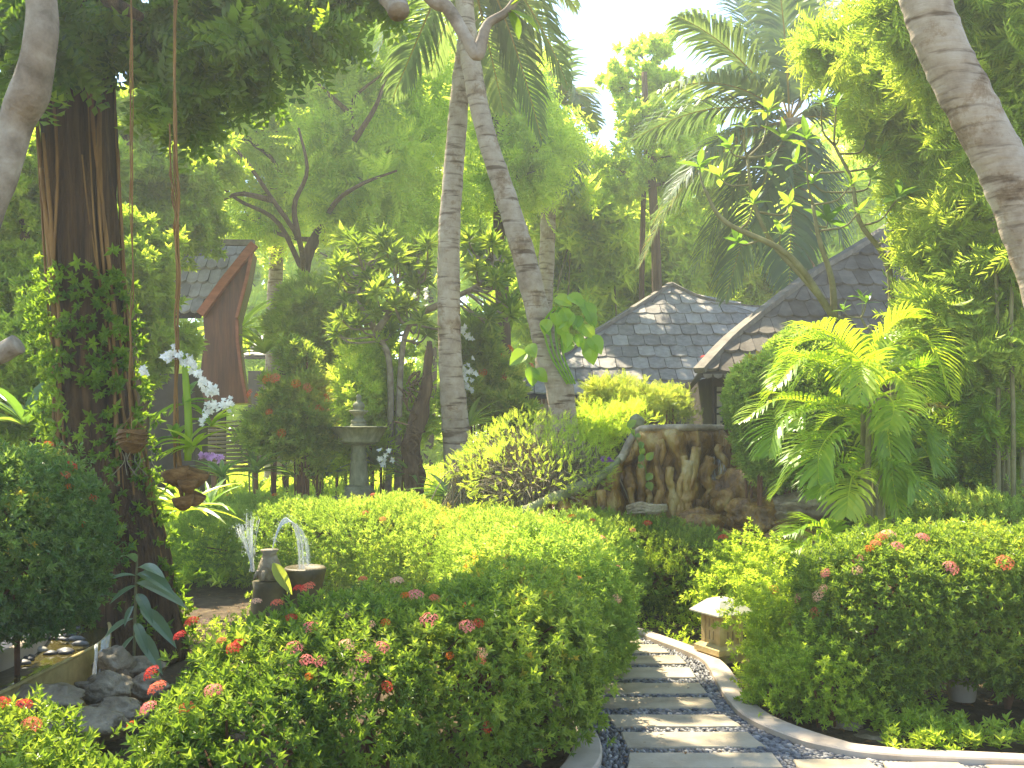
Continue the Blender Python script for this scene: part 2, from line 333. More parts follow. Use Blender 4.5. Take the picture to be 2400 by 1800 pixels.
def glassy(name, col, rough, ior, alpha=None, strength=None):
    m, t = newmat(name); o = N(t, "ShaderNodeOutputMaterial"); pb = N(t, "ShaderNodeBsdfPrincipled")
    pb.inputs['Base Color'].default_value = (*col, 1); pb.inputs['Roughness'].default_value = rough; pb.inputs['IOR'].default_value = ior
    if alpha is not None: pb.inputs['Alpha'].default_value = alpha
    nz = N(t, "ShaderNodeTexNoise"); nz.inputs['Scale'].default_value = 14; bp = N(t, "ShaderNodeBump"); bp.inputs['Strength'].default_value = .35; bp.inputs['Distance'].default_value = .02
    t.links.new(nz.outputs['Fac'], bp.inputs['Height']); t.links.new(bp.outputs[0], pb.inputs['Normal']); t.links.new(pb.outputs[0], o.inputs[0]); return m
M['pool'] = glassy('pool_water', (.055, .045, .012), .06, 1.33)
M['spray'] = glassy('spray_water', (.95, .96, .93), .25, 1.33, .38)

# ------------------------------------------------------------------ implicit bushes
class Blob:
    def __init__(s, c, r, p=2.0): s.c = np.array(c, float); s.r = np.array(r, float); s.p = p
    def f(s, q): return (np.abs((q - s.c) / s.r) ** s.p).sum(-1) ** (1 / s.p)
def blob_px(px, py, d, rx, ry, rd=None, p=2.0): return Blob(P(px, py, d), (rx / F * d, rd or rx / F * d, ry / F * d), p)
def shell(blobs, n, inner=.72, zmin=.02, lump=.12, lf=3.0, seed=0, power=.5, keep=None):
    """points spread over the outer shell of a union of blobs; returns points, outward directions, clump value"""
    ar = np.array([(b.r[0] * b.r[1] + b.r[1] * b.r[2] + b.r[0] * b.r[2]) for b in blobs]); ar = ar / ar.sum()
    PT, DR = [], []
    for b, a in zip(blobs, ar):
        m = int(n * a) + 4; u = unit(rng.normal(size=(m, 3)))
        k = 1 / ((np.abs(u) ** b.p).sum(1) ** (1 / b.p)); rad = inner + (1.06 - inner) * rng.random(m) ** power
        nrm = unit(np.sign(u) * np.abs(u) ** (b.p - 1) / b.r)
        if inner > .5: rad = np.where(rng.random(m) < .07, 1.03 + .16 * rng.random(m), rad)
        q = b.c + u * b.r * (k * rad)[:, None]; q = q + nrm * (lump * b.r.mean() * (sn(q, lf, seed) + .45 * sn(q, lf * 3.3, seed + 1)))[:, None]
        if inner <= .5:      # leaves sit along short shoots rather than filling the ball evenly
            g = max(1, m // 6); sd = rng.integers(0, m, g); st_ = unit(nrm[sd] + rng.normal(size=(g, 3)) * .6 + np.array([0, 0, .15])); L_ = b.r.mean() * rng.uniform(.5, 1.3, g)
            tt = (np.arange(m) % 6)[:, None] / 5; gi = np.minimum(np.arange(m) // 6, g - 1); q = q[sd][gi] * 1.0 + st_[gi] * L_[gi][:, None] * tt + rng.normal(size=(m, 3)) * b.r.mean() * .05 - np.array([0, 0, 1.]) * (tt ** 2) * L_[gi][:, None] * .25
            nrm = unit(st_[gi] * .7 + nrm[sd][gi] * .3)
        ok = q[:, 2] > zmin
        for o in (blobs if inner > .5 else ()):
            if o is not b: ok &= o.f(q) > inner * .98
        PT.append(q[ok]); DR.append(nrm[ok])
    PT = np.vstack(PT); DR = np.vstack(DR)
    if keep is not None: k_ = keep(PT); PT, DR = PT[k_], DR[k_]
    cl = np.clip(.5 + .55 * sn(PT, 5.0, seed + 5), 0, 1); return PT, DR, cl
def loosen(blobs, k=12, sh=.34, spread=.95):
    o = []
    for b in blobs:
        for i in range(k):
            u = unit(rng.normal(size=3)) * rng.uniform(.3, 1) ** .5 * spread; o.append(Blob(b.c + u * b.r, b.r * sh * rng.uniform(.7, 1.25) * np.array([1, 1, .8]), 2))
    return o
def foliage(mb, blobs, n, size, tpls, up=.5, jit=.45, **kw):
    q, d, cl = shell(blobs, n, **kw); z = unit(d + np.array([0, 0, up]) + rng.normal(size=q.shape) * jit)
    ix = rng.integers(0, len(tpls), len(q)); s = size * rng.uniform(.65, 1.25, len(q))
    for i, tp in enumerate(tpls):
        k = ix == i; mb.put(tp, q[k], frames(z[k]), s[k], np.clip(rng.normal(.5, .25, k.sum()), 0, 1), cl[k])
    return mb
def hit(blobs, px, py, d0=2.5, d1=16):
    ds = np.linspace(d0, d1, 900); q = np.array([P(px, py, d) for d in ds]); f = np.min([b.f(q) for b in blobs], 0); k = np.argmax(f < 1.0)
    if f[k] >= 1.0: k = int(np.argmin(f))
    b = blobs[int(np.argmin([b.f(q[k:k + 1])[0] for b in blobs]))]
    u = (q[k] - b.c) / b.r; return q[k], unit(np.sign(u) * np.abs(u) ** (b.p - 1) / b.r)
# ixora flower heads
def head_tpl(seed, n=30, flat=.6):
    r = np.random.default_rng(seed); ps = []
    for i in range(n):
        t = (i + .5) / n; ph = math.acos(1 - t * 1.05) if t < .95 else 1.6; an = i * 2.4
        c = np.array([math.sin(ph) * math.cos(an), math.sin(ph) * math.sin(an), math.cos(ph) * flat]); c = c * r.uniform(.88, 1.06); nrm = unit(c + (0, 0, .3)) ; x = unit(np.cross(nrm, r.normal(size=3)))
        y = np.cross(nrm, x)
        for q in range(4):
            yd = x * math.cos(q * 1.5708) + y * math.sin(q * 1.5708) + nrm * .15
            ps.append(place(leaf(.6, .05, .1), c, yd, nrm, .27))
    return join(ps)
HEADS = [head_tpl(s_) for s_ in range(3)]
HEADMESH = {}
def head_obj(col, parent, pos, nrm, s, k):
    key = (col, k % 3)
    if key not in HEADMESH:
        mb = MB(); t = HEADS[k % 3]; mb.add(t[0], t[1], None, np.repeat(rng.random(len(t[0]) // 4), 4), .5); HEADMESH[key] = mb.mesh('flower_head', M[col], np.zeros(3))
    o = bpy.data.objects.new('flower_head', HEADMESH[key]); C.objects.link(o); o.parent = parent
    o.location = tuple(pos - origin(parent)); o.scale = (s, s, s); z = Vector(tuple(nrm)); o.rotation_euler = z.to_track_quat('Z', 'Y').to_euler(); return o
def flowers(parent, blobs, lst, s=.036, sink=.0, shift=.045):
    for k, (px, py, col, *r) in enumerate(lst):
        q, nr = hit(blobs, px, py); nr = unit(nr + np.array([0, -.25, .7])); head_obj(col, parent, q + nr * shift, nr, s * (r[0] if r else 1) * rng.uniform(.9, 1.1), k)
def stems(mb, base_pts, tops, r=.012, sides=6):
    for b in base_pts:
        for k in range(2 if len(tops) > 1 else 1):
            t = tops[rng.integers(len(tops))]
            m = (np.array(b) + t) / 2 + rng.normal(size=3) * .06; mb.tube([b, m, t], [r, r * .8, r * .45], sides, seg=6)
def hedge(name, label, cat, blobs, n, size, mat, tpls, fl=(), zmin=.02, group=None, nst=10, fs=.029, inner=.74, stem_r=.014, loose=0, **kw):
    c = np.mean([b.c for b in blobs], 0); root = thing(name, (c[0], c[1], 0), label, cat, group)
    mb = MB(); foliage(mb, loosen(blobs, loose, .5, .7) if loose else blobs, n, size, tpls, inner=inner, zmin=zmin, **kw); mb.build('foliage', M[mat], root)
    for b in blobs:
        for k in range(max(2, nst // len(blobs))):
            ms = MB(); bx = b.c[:2] + rng.uniform(-.45, .45, 2) * b.r[:2]; base = (bx[0], bx[1], -.02)
            for q in range(3):
                top = b.c + rng.uniform(-.75, .75, 3) * b.r; top[2] = b.c[2] + rng.uniform(-.1, .6) * b.r[2]
                mid = np.array([bx[0], bx[1], max(.1, b.c[2] - .35 * b.r[2])]) + rng.normal(size=3) * .04
                ms.tube([base, mid, top], [stem_r, stem_r * .8, stem_r * .35], 6, seg=7)
            ms.build('stem', M['redstem'], root)
    flowers(root, blobs, fl, fs)
    return root
# ------------------------------------------------------------------ ground
mb = MB(); gx = np.linspace(-60, 60, 121); gy = np.linspace(-20, 100, 121); X, Y = np.meshgrid(gx, gy)
Z = -.03 + .03 * np.sin(X * .9) * np.cos(Y * .7) - .0 * X
Z = np.where((np.abs(X) < 5) & (Y < 12), -.035, Z)
idx = np.arange(121 * 121).reshape(121, 121)
mb.add(np.stack([X, Y, Z], -1).reshape(-1, 3), None, np.stack([idx[:-1, :-1], idx[:-1, 1:], idx[1:, 1:], idx[1:, :-1]], -1).reshape(-1, 4))
tag(mb.build('ground', M['soil'], smooth=True), 'dark brown soil of the garden beds under the hedges', 'soil', kind='structure')
# ------------------------------------------------------------------ path
c3 = lambda L: [(1350 + .339 * x, 1400 + .339 * y) for x, y in L]
inn = c3([(280, 190), (420, 235), (560, 290), (700, 340), (830, 395), (900, 445), (950, 530), (1000, 620), (1060, 710), (1150, 800), (1300, 880), (1450, 940), (1600, 990), (1760, 1025)]) + [(1998, 1757), (2106, 1768), (2240, 1774), (2400, 1781), (2700, 1795), (3100, 1815)]
outr = c3([(270, 163), (400, 195), (540, 240), (700, 295), (850, 350), (960, 400), (1040, 460), (1095, 530), (1150, 620), (1230, 715), (1330, 795), (1480, 865), (1650, 925), (1850, 985)]) + [(2010, 1742), (2110, 1752), (2240, 1758), (2400, 1765), (2700, 1778), (3100, 1797)]
KZ = .045
IN = smooth_pts([G(x, y, KZ)[:2] for x, y in [(1330, 1440)] + inn], 140)
OUT = smooth_pts([G(x, y, KZ)[:2] for x, y in [(1325, 1432)] + outr], 140)
lin = [(1290, 1455), (1270, 1500), (1275, 1560), (1310, 1620), (1357, 1663), (1379, 1688), (1400, 1717), (1411, 1750), (1408, 1775), (1393, 1800), (1362, 1850), (1300, 1930), (1200, 2050)]
lout = [(1265, 1455), (1240, 1500), (1242, 1560), (1275, 1625), (1325, 1665), (1343, 1690), (1349, 1712), (1343, 1745), (1328, 1775), (1308, 1800), (1265, 1850), (1190, 1930), (1080, 2050)]
LIN = smooth_pts([G(x, y, KZ)[:2] for x, y in lin], 90); LOUT = smooth_pts([G(x, y, KZ)[:2] for x, y in lout], 90)
def kerb(a, b, z1, name, label):
    n = len(a); mb = MB(); rows = []
    for fz, t in ((-.06, 0), (z1 - .008, 0), (z1, .06), (z1 + .002, .5), (z1, .94), (z1 - .008, 1), (-.06, 1)):
        p = a * (1 - t) + b * t; rows.append(np.column_stack([p, np.full(n, fz)]))
    V = np.stack(rows, 1).reshape(-1, 3); k = 7; i = np.arange(n - 1)[:, None] * k; j = np.arange(k - 1)[None]
    Q = np.stack([i + j, i + k + j, i + k + j + 1, i + j + 1], -1).reshape(-1, 4); mb.add(V, None, Q)
    return tag(mb.build(name, M['kerb']), label, 'kerb', kind='structure')
kerb(IN, OUT, KZ, 'kerb', 'smooth pale kerb curving along the right side of the path')
kerb(LIN, LOUT, KZ, 'kerb', 'smooth pale kerb curving along the left side of the path')
# mortar bed under the pebbles
poly = np.vstack([IN[::-1] if False else IN, [(3.6, 2.2)], LIN[::-1]])
def inside(pts, poly):
    x, y = pts[:, 0], pts[:, 1]; r = np.zeros(len(pts), bool); n = len(poly); j = n - 1
    for i in range(n):
        xi, yi = poly[i]; xj, yj = poly[j]; c = ((yi > y) != (yj > y)) & (x < (xj - xi) * (y - yi) / (yj - yi + 1e-12) + xi); r ^= c; j = i
    return r
mb = MB(); ra = IN[np.linspace(0, 139, 90).astype(int)]; V = np.stack([np.column_stack([ra, np.full(90, -.004)]), np.column_stack([LIN, np.full(90, -.004)])], 1).reshape(-1, 3); i = np.arange(89) * 2
mb.add(V, None, np.stack([i, i + 1, i + 3, i + 2], 1))
tag(mb.build('path', M['mortar']), 'dark mortar bed of the garden path between the kerbs', 'path', kind='structure')
# slabs: photo rows and left/right ends on the ground
SL = [((1393, 1482), (1393, 1482), 1486, 1507), ((1390, 1540), (1380, 1570), 1511, 1531), ((1385, 1592), (1380, 1611), 1537, 1557), ((1385, 1618), (1380, 1632), 1565, 1590),
      ((1388, 1640), (1385, 1660), 1600, 1626), ((1394, 1662), (1414, 1681), 1634, 1660), ((1422, 1699), (1443, 1740), 1675, 1704), ((1455, 1753), (1469, 1796), 1715, 1751),
      ((1475, 1811), (1470, 1838), 1764, 1800), ((1468, 1842), (1455, 1875), 1812, 1856), ((1452, 1880), (1430, 1905), 1870, 1920),
      ((1859, 2034), (1880, 2075), 1780, 1815), ((2070, 2244), (2100, 2300), 1786, 1822), ((2310, 2500), (2370, 2560), 1793, 1830)]
ords = ['tenth', 'ninth', 'eighth', 'seventh', 'sixth', 'fifth', 'fourth', 'third', 'second']
SLP = []
SL[0] = ((1385, 1482), (1385, 1512), 1486, 1507)
for i, (bk, fr, yb, yf) in enumerate(SL):
    z = .019; yf = yf - (yf - yb) * .05; a, b = G(bk[0], yb, z), G(bk[1], yb, z); c, d = G(fr[1], yf, z), G(fr[0], yf, z)
    pl = np.array([d, c, b, a]); SLP.append(pl[:, :2])
    # slightly irregular outline
    o2 = []
    for k in range(4):
        p, r_ = pl[k], pl[(k + 1) % 4]; m = 9 if k % 2 == 0 else 4
        for t in np.linspace(0, 1, m, endpoint=False): o2.append(p * (1 - t) + r_ * t + np.append(rng.normal(size=2) * .0025, 0) * (t > 0))
    o2 = np.array(o2); cen = o2.mean(0); ins = cen + (o2 - cen) * .985; n = len(o2)
    mb = MB(); zt = z + rng.uniform(0, .004)
    lo = o2.copy(); lo[:, 2] = -.03; md = o2.copy(); md[:, 2] = zt - .006; tp = ins.copy(); tp[:, 2] = zt
    V = np.vstack([lo, md, tp, [[cen[0], cen[1], zt + .001]]]); Q = []
    for l in range(2): Q += [(l * n + k, l * n + (k + 1) % n, (l + 1) * n + (k + 1) % n, (l + 1) * n + k) for k in range(n)]
    mb.add(V, [(3 * n, 2 * n + k, 2 * n + (k + 1) % n) for k in range(n)], Q, rng.random())
    lab = (f'flat sandstone slab laid across the pebble path, {ords[i]} slab up from the bottom edge' if i < 9 else
           'flat sandstone slab at the bottom edge of the photo in the pebble path' if i == 9 else
           'sandstone slab of the path just below the bottom edge' if i == 10 else
           ['sandstone slab of the right branch, the one nearest the main slabs', 'middle sandstone slab of the branch running right along the kerb', 'sandstone slab of the right branch at the bottom right corner'][i - 11])
    if i == 0: lab = 'short sandstone slab at the far end of the path by the hedge'
    tag(mb.build('paving_slab', M['slab'], org=(cen[0], cen[1], 0)), lab, 'paving slab', 'sandstone slabs set in the pebble path')
# pebbles
def ico(sub=1):
    import bmesh
    bm = bmesh.new(); bmesh.ops.create_icosphere(bm, subdivisions=sub, radius=1); V = np.array([v.co for v in bm.verts]); T = np.array([[v.index for v in f.verts] for f in bm.faces]); bm.free(); return V, T
ICO1, ICO2, ICO3, ICO4 = ico(1), ico(2), ico(3), ico(4)
gx, gy = np.meshgrid(np.arange(-.1, 4.2, .0185), np.arange(3.3, 8.7, .030)); pts = np.stack([gx.ravel(), gy.ravel()], 1)
pts = pts + rng.uniform(-.008, .008, pts.shape); pts[:, 0] += (np.round(pts[:, 1] / .030) % 2) * .009
pp = np.vstack([IN, [(4.4, 2.9), (3.0, 2.5), (.4, 2.5)], LIN[::-1]])
ok = inside(pts, pp)
for s_ in SLP:
    cc = s_.mean(0); ok &= ~inside(pts, cc + (s_ - cc) * np.array([1.0, 1.0]))
ok &= (pts[:, 0] / pts[:, 1] < .56)
pts = pts[ok]; n = len(pts)
sc3 = np.stack([rng.uniform(.008, .013, n), rng.uniform(.016, .026, n), rng.uniform(.011, .017, n)], 1)
th = rng.normal(.45, .35, n) + .5 * np.sin(pts[:, 0] * 3 + pts[:, 1] * 2)
Vt, Tt = ICO2 if n < 9000 else ICO1
V = Vt[None] * sc3[:, None]; V = V * (1 + .08 * rng.normal(size=(n, 1, 3)))
cs, ss = np.cos(th)[:, None], np.sin(th)[:, None]
V = np.stack([V[..., 0] * cs - V[..., 1] * ss, V[..., 0] * ss + V[..., 1] * cs, V[..., 2]], -1) + np.column_stack([pts, rng.uniform(.0, .006, n)])[:, None]
T = Tt[None] + (np.arange(n) * len(Vt))[:, None, None]
mb = MB(); mb.add(V.reshape(-1, 3), T.reshape(-1, 3), None, np.repeat(np.clip(rng.normal(.45, .25, n), 0, 1), len(Vt)))
tag(mb.build('pebbles', M['pebble'], smooth=True), 'grey and black pebbles set on edge around the path slabs', 'pebbles', kind='stuff')
print('pebbles', n)
# ------------------------------------------------------------------ hedges
fl_front = [(652, 1437, 'coral', 1.1), (730, 1397, 'coral', 1.2), (702, 1402, 'red', .9), (605, 1433, 'peach', .9), (685, 1472, 'red'), (729, 1495, 'pink', 1.1), (460, 1480, 'red', 1.1), (434, 1512, 'red', .9), (487, 1482, 'peach'), (527, 1525, 'coral', .8), (556, 1542, 'red', 1.1), (566, 1530, 'red', .9),
            (692, 1542, 'pink', 1.2), (720, 1569, 'pink'), (752, 1571, 'pink', .9), (374, 1595, 'red', 1.1), (381, 1637, 'coral', 1.3), (503, 1645, 'pink', 1.25), (364, 1682, 'pink', 1.25), (445, 1683, 'red'), (727, 1604, 'orange', .6), (326, 1718, 'orange', .6),
            (53, 1680, 'red', 1.1), (68, 1725, 'coral', 1.1), (2, 1676, 'red'), (931, 1383, 'peach', 1.1), (853, 1378, 'coral', .9), (974, 1417, 'pink', 1.3), (1018, 1424, 'coral', .9), (1038, 1430, 'orange', .7), (905, 1480, 'orange', .7), (1008, 1475, 'pink', 1.4), (1092, 1488, 'pink', 1.2), (1118, 1481, 'red', .8),
            (862, 1487, 'peach', .9), (811, 1535, 'peach', 1.1), (848, 1562, 'pink', 1.1), (890, 1540, 'pink', 1.1), (1125, 1545, 'peach', .9), (1122, 1560, 'coral', .8), (898, 1626, 'red', .9), (1134, 1710, 'red', .9), (1053, 1551, 'orange', .6), (820, 1463, 'peach', .9), (951, 1418, 'orange', .8), (1095, 1441, 'orange', .8)]
fb = [Blob((-2.1, 3.35, .25), (.55, .5, .34), 2.8), Blob((-1.45, 3.25, .16), (.42, .36, .26), 2.6), Blob((-1.05, 3.8, .26), (.34, .42, .34), 2.6), Blob((-.86, 4.25, .33), (.5, .58, .41), 2.8), Blob((-.45, 4.65, .36), (.55, .6, .43), 3.), Blob((-.1, 4.95, .38), (.5, .55, .44), 3.)]
fb.append(Blob((.05, 5.35, .40), (.42, .5, .45), 2.8))
hedge('flowering_hedge', 'large rounded hedge with coral and red flower heads in the foreground left of the path', 'hedge', fb, 25000, .037, 'ixora', WH, fl_front, zmin=.09, nst=24, lump=.14, lf=4.5)
eb = [Blob((.18, 6.2, .42), (.52, .62, .45), 2.6), Blob((.28, 6.9, .40), (.42, .5, .42), 2.4)]
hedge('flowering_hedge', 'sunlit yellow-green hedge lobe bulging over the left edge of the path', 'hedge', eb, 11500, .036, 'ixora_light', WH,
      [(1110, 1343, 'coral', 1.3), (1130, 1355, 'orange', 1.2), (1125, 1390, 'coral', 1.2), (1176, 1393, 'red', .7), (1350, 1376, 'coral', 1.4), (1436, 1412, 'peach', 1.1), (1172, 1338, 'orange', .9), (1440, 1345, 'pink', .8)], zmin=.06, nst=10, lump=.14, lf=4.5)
f3 = [Blob((-.05, 8.2, .38), (.5, .7, .42), 2.6), Blob((.5, 8.3, .36), (.55, .75, .42), 2.6)]
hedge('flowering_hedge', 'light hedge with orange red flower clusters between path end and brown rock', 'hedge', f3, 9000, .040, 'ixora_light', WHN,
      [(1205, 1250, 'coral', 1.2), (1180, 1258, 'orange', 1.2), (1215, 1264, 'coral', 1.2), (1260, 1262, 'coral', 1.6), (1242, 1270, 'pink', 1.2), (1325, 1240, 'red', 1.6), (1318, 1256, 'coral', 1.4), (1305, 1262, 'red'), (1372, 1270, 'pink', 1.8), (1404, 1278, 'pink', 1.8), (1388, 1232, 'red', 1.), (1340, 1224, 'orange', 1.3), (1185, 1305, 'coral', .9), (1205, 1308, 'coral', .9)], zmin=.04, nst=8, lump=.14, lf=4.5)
gb = [Blob((1.15, 9.0, .34), (.62, .6, .36), 2.5), Blob((1.62, 8.7, .3), (.4, .5, .34), 2.4), Blob((.75, 9.4, .34), (.4, .5, .38), 2.4), Blob((1.3, 8.4, .2), (.5, .3, .25), 2.2)]
hedge('clipped_hedge', 'mid green hedge behind the far kerb with one red flower, below the brown rock wall', 'hedge', gb, 11000, .040, 'ixora', WHN,
      [(1517, 1238, 'red', 1.6), (1482, 1254, 'pink', 1.)], zmin=.04, nst=10, lump=.16, lf=4.5)
hb = [Blob((x_, y_, .36), (.55, 1.0, h_ - .04), 2.7) for x_, y_, h_ in ((-2.95, 10.6, .46), (-2.35, 10.5, .48), (-1.75, 10.4, .46), (-1.15, 10.2, .45), (-.6, 9.9, .42), (-.15, 9.6, .38))]
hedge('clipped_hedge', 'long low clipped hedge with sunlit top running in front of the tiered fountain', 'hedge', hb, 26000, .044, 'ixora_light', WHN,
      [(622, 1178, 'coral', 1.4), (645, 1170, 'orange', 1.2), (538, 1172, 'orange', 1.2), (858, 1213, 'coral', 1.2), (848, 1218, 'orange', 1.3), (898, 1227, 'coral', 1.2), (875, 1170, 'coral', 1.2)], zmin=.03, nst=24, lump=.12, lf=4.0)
rb = [Blob((2.12, 5.65, .54), (.42, .52, .42), 2.6), Blob((2.75, 5.7, .57), (.55, .6, .43), 3.), Blob((3.4, 5.7, .56), (.5, .6, .42), 3.)]
hedge('flowering_hedge', 'tall dark hedge with pale pink flower heads on bare stems at lower right', 'hedge', rb, 23000, .036, 'ixora', WH,
      [(2080, 1272, 'peach', 1.5), (2065, 1278, 'coral', 1.2), (2158, 1278, 'pink', 1.3), (2100, 1298, 'pink', 1.2), (2052, 1292, 'coral', 1.1), (2013, 1325, 'pink', 1.1), (2012, 1350, 'peach', 1.1), (1945, 1357, 'pink', 1.1), (2219, 1345, 'pink', 1.6), (2350, 1333, 'coral', 1.4), (1930, 1407, 'peach', 1.2), (1885, 1412, 'pink', 1.1), (1923, 1445, 'coral', 1.1), (1940, 1392, 'peach', 1.0), (2038, 1303, 'orange', .9)], zmin=.10, nst=20, stem_r=.020, lump=.14, lf=4.5)
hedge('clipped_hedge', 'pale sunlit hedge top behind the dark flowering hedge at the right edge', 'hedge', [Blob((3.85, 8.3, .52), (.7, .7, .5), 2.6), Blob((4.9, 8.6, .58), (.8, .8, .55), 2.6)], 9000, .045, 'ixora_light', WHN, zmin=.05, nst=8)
hedge('small_bush', 'light green open bush standing just right of the stone lantern', 'bush', [Blob((1.72, 6.2, .42), (.20, .25, .22), 2.), Blob((1.72, 6.0, .26), (.2, .2, .2), 2.), Blob((1.62, 5.75, .16), (.18, .2, .16), 2.)], 2900, .034, 'bright', WH,
      [(1817, 1395, 'coral', 1.1)], zmin=.03, nst=9, inner=.35, stem_r=.01)
hedge('small_bush', 'low pale bush at the kerb in front of the dark right hedge', 'bush', [Blob((1.72, 5.35, .22), (.2, .2, .2), 2.), Blob((1.5, 5.5, .12), (.14, .14, .12), 2.)], 1700, .032, 'bright', WH, zmin=.03, nst=6, inner=.35, stem_r=.01)
hedge('small_bush', 'dense mushroom shaped bush behind the lantern below the dark rocks', 'bush', [Blob((1.92, 7.7, .44), (.26, .28, .16), 2.2), Blob((1.64, 7.55, .30), (.15, .2, .15), 2.)], 2800, .036, 'bright', WH,
      [(1697, 1273, 'red', 1.3)], zmin=.1, nst=7, inner=.5)
db = [Blob((-2.75, 5.1, .95), (.55, .5, .55), 2.4), Blob((-2.72, 5.2, .85), (.38, .45, .35), 2.2), Blob((-2.95, 5.0, .7), (.4, .45, .4), 2.2)]
hedge('dark_shrub', 'dark glossy shrub with scattered red flowers at the left edge beside the pool', 'shrub', db, 15000, .036, 'dark', WH,
      [(157, 1110, 'red', 1.1), (145, 1130, 'coral', .9), (205, 1183, 'coral', 1.1), (155, 1158, 'orange', .7), (110, 1060, 'orange', .9), (180, 1240, 'orange', .7)], zmin=.53, nst=8, lump=.2)
# ------------------------------------------------------------------ plant builders
def bez(p0, p1, p2, n):
    t = np.linspace(0, 1, n)[:, None]; return (1 - t) ** 2 * p0 + 2 * t * (1 - t) * p1 + t * t * p2
def frond(mb, pts, L, n=50, w=.03, droop=.35, fwd=.7, start=.12, a=.5, vee=.25, rr=.018, ragged=.12):
    """palm frond: rachis through pts, leaflets on both sides"""
    pts = smooth_pts(pts, 40) if len(pts) > 3 else bez(np.array(pts[0]), np.array(pts[1]) * 1.0, np.array(pts[2]), 40)
    tan = unit(np.gradient(pts, axis=0)); side = np.cross(tan, np.array([0, 0, 1.]))
    ln = np.linalg.norm(side, axis=1, keepdims=True); ref = unit(np.cross(pts[-1] - pts[0], np.array([0, 0, 1.])) + np.array([1e-4, 0, 0]))
    side = unit(side + ref * .4); nrm = np.cross(side, tan)
    mb.tube(pts, np.linspace(rr, rr * .25, 40), 5, a=.95, b=1)
    u = np.repeat(np.linspace(start, .995, n), 2); sg = np.tile([1., -1.], n); k = u * 39; i = np.minimum(k.astype(int), 38); f = (k - i)[:, None]
    p = pts[i] * (1 - f) + pts[i + 1] * f; t = tan[i]; s = side[i] * sg[:, None]; nn = nrm[i]
    prof = np.sin(np.pi * np.clip((u - start) / (1 - start) * .86 + .12, 0, 1)) ** .7
    l = L * prof * rng.uniform(1 - ragged, 1 + ragged, len(u)); fw = fwd * (.6 + .9 * u)
    d1 = unit(s + t * fw[:, None] + nn * vee + rng.normal(size=s.shape) * .06); d2 = unit(d1 - np.array([0, 0, 1.]) * droop * rng.uniform(.6, 1.4, (len(u), 1)))
    d3 = unit(d2 - np.array([0, 0, 1.]) * droop * 1.5)
    wd = unit(np.cross(d1, nn)) * w / 2
    q0 = p; q1 = p + d1 * l[:, None] * .35; q2 = q1 + d2 * l[:, None] * .35; q3 = q2 + d3 * l[:, None] * .3
    V = np.stack([q0 - wd * .5, q0 + wd * .5, q1 - wd, q1 + wd, q2 - wd * .8, q2 + wd * .8, q3], 1)
    T = np.array([(0, 1, 3), (0, 3, 2), (2, 3, 5), (2, 5, 4), (4, 5, 6)])[None] + (np.arange(len(u)) * 7)[:, None, None]
    mb.add(V.reshape(-1, 3), T.reshape(-1, 3), None, np.repeat(np.clip(rng.normal(a, .2, len(u)), 0, 1), 7), np.clip(a + rng.normal() * .15, 0, 1)); return mb
def palm(name, label, cat, base, trunk, r, fronds, L, mat='palm', group=None, n=50, w=.045, bark='palmbark', **kw):
    root = thing(name, (base[0], base[1], 0), label, cat, group)
    if trunk is not None:
        mb = MB(); tp = smooth_pts(trunk, 90); rad = np.interp(np.linspace(0, 1, 90), np.linspace(0, 1, len(r)), r) if np.size(r) > 1 else np.full(90, r)
        rad = rad * (1 + .05 * (rng.random(90) < .3)) ; mb.tube(tp, rad, 20, wob=.05, seed=3); mb.build('trunk', M[bark], root, smooth=True)
    for f in fronds: 
        a = rng.uniform(.25, .7); frond(MB_ := MB(), f, L * rng.uniform(.9, 1.1), n, w, a=a, **kw); MB_.build('frond', M[mat], root)
    return root
def limb(ms, a, b, r0, r1, bow=.12, seg=8, sides=6):
    a = np.asarray(a); b = np.asarray(b); L = np.linalg.norm(b - a); m1 = a * .65 + b * .35 + rng.normal(size=3) * bow * L * .5; m2 = a * .3 + b * .7 + rng.normal(size=3) * bow * L * .5
    ms.tube([a, m1, m2, b], [r0, r0 * .8 + r1 * .2, r0 * .4 + r1 * .6, r1], sides, seg=seg, wob=.05); return smooth_pts([a, m1, m2, b], 8)
def tree(name, label, cat, trunk, r0, blobs, n, size, tpls, mat, bark='bark', group=None, limbs=None, limb_r=None, **kw):
    trunk = np.array(trunk, float); root = thing(name, (trunk[0][0], trunk[0][1], 0), label, cat, group)
    ms = MB(); tp = smooth_pts(trunk, 26); ms.tube(tp, np.linspace(r0, r0 * .45, 26), 12, wob=.06); ms.build('trunk', M[bark], root, smooth=True)
    lr = limb_r or r0 * .4
    for b in blobs:
        ml = MB(); k = int(np.argmin(np.linalg.norm(tp[8:] - b.c, axis=1) + .6 * np.maximum(0, tp[8:, 2] - b.c[2]))) + 8
        lp = limb(ml, tp[k], b.c, lr, lr * .35)
        for q in range(4):
            u = unit(rng.normal(size=3) + np.array([0, -.3, .2])); limb(ml, lp[rng.integers(3, 8)], b.c + u * b.r * .85, lr * .35, lr * .08, seg=6, sides=4)
        ml.build('limb', M[bark], root, smooth=True)
    for L in (limbs or []):
        ml = MB(); ml.tube(L, np.linspace(lr, lr * .35, len(L)), 7, seg=14, wob=.05); ml.build('limb', M[bark], root, smooth=True)
    mb = MB(); foliage(mb, loosen(blobs), n, size, tpls, **kw); mb.build('crown', M[mat], root); return root
def T_(*px): return [P(*p) for p in px]
def Bs(L, d, dj=.6, p=2.0, sd=1.0): return [blob_px(x, y, d + rng.uniform(-dj, dj), rx, ry, max(rx, ry) / F * d * sd, p) for x, y, rx, ry in L]
DOWN = dict(up=-.9, jit=.45)
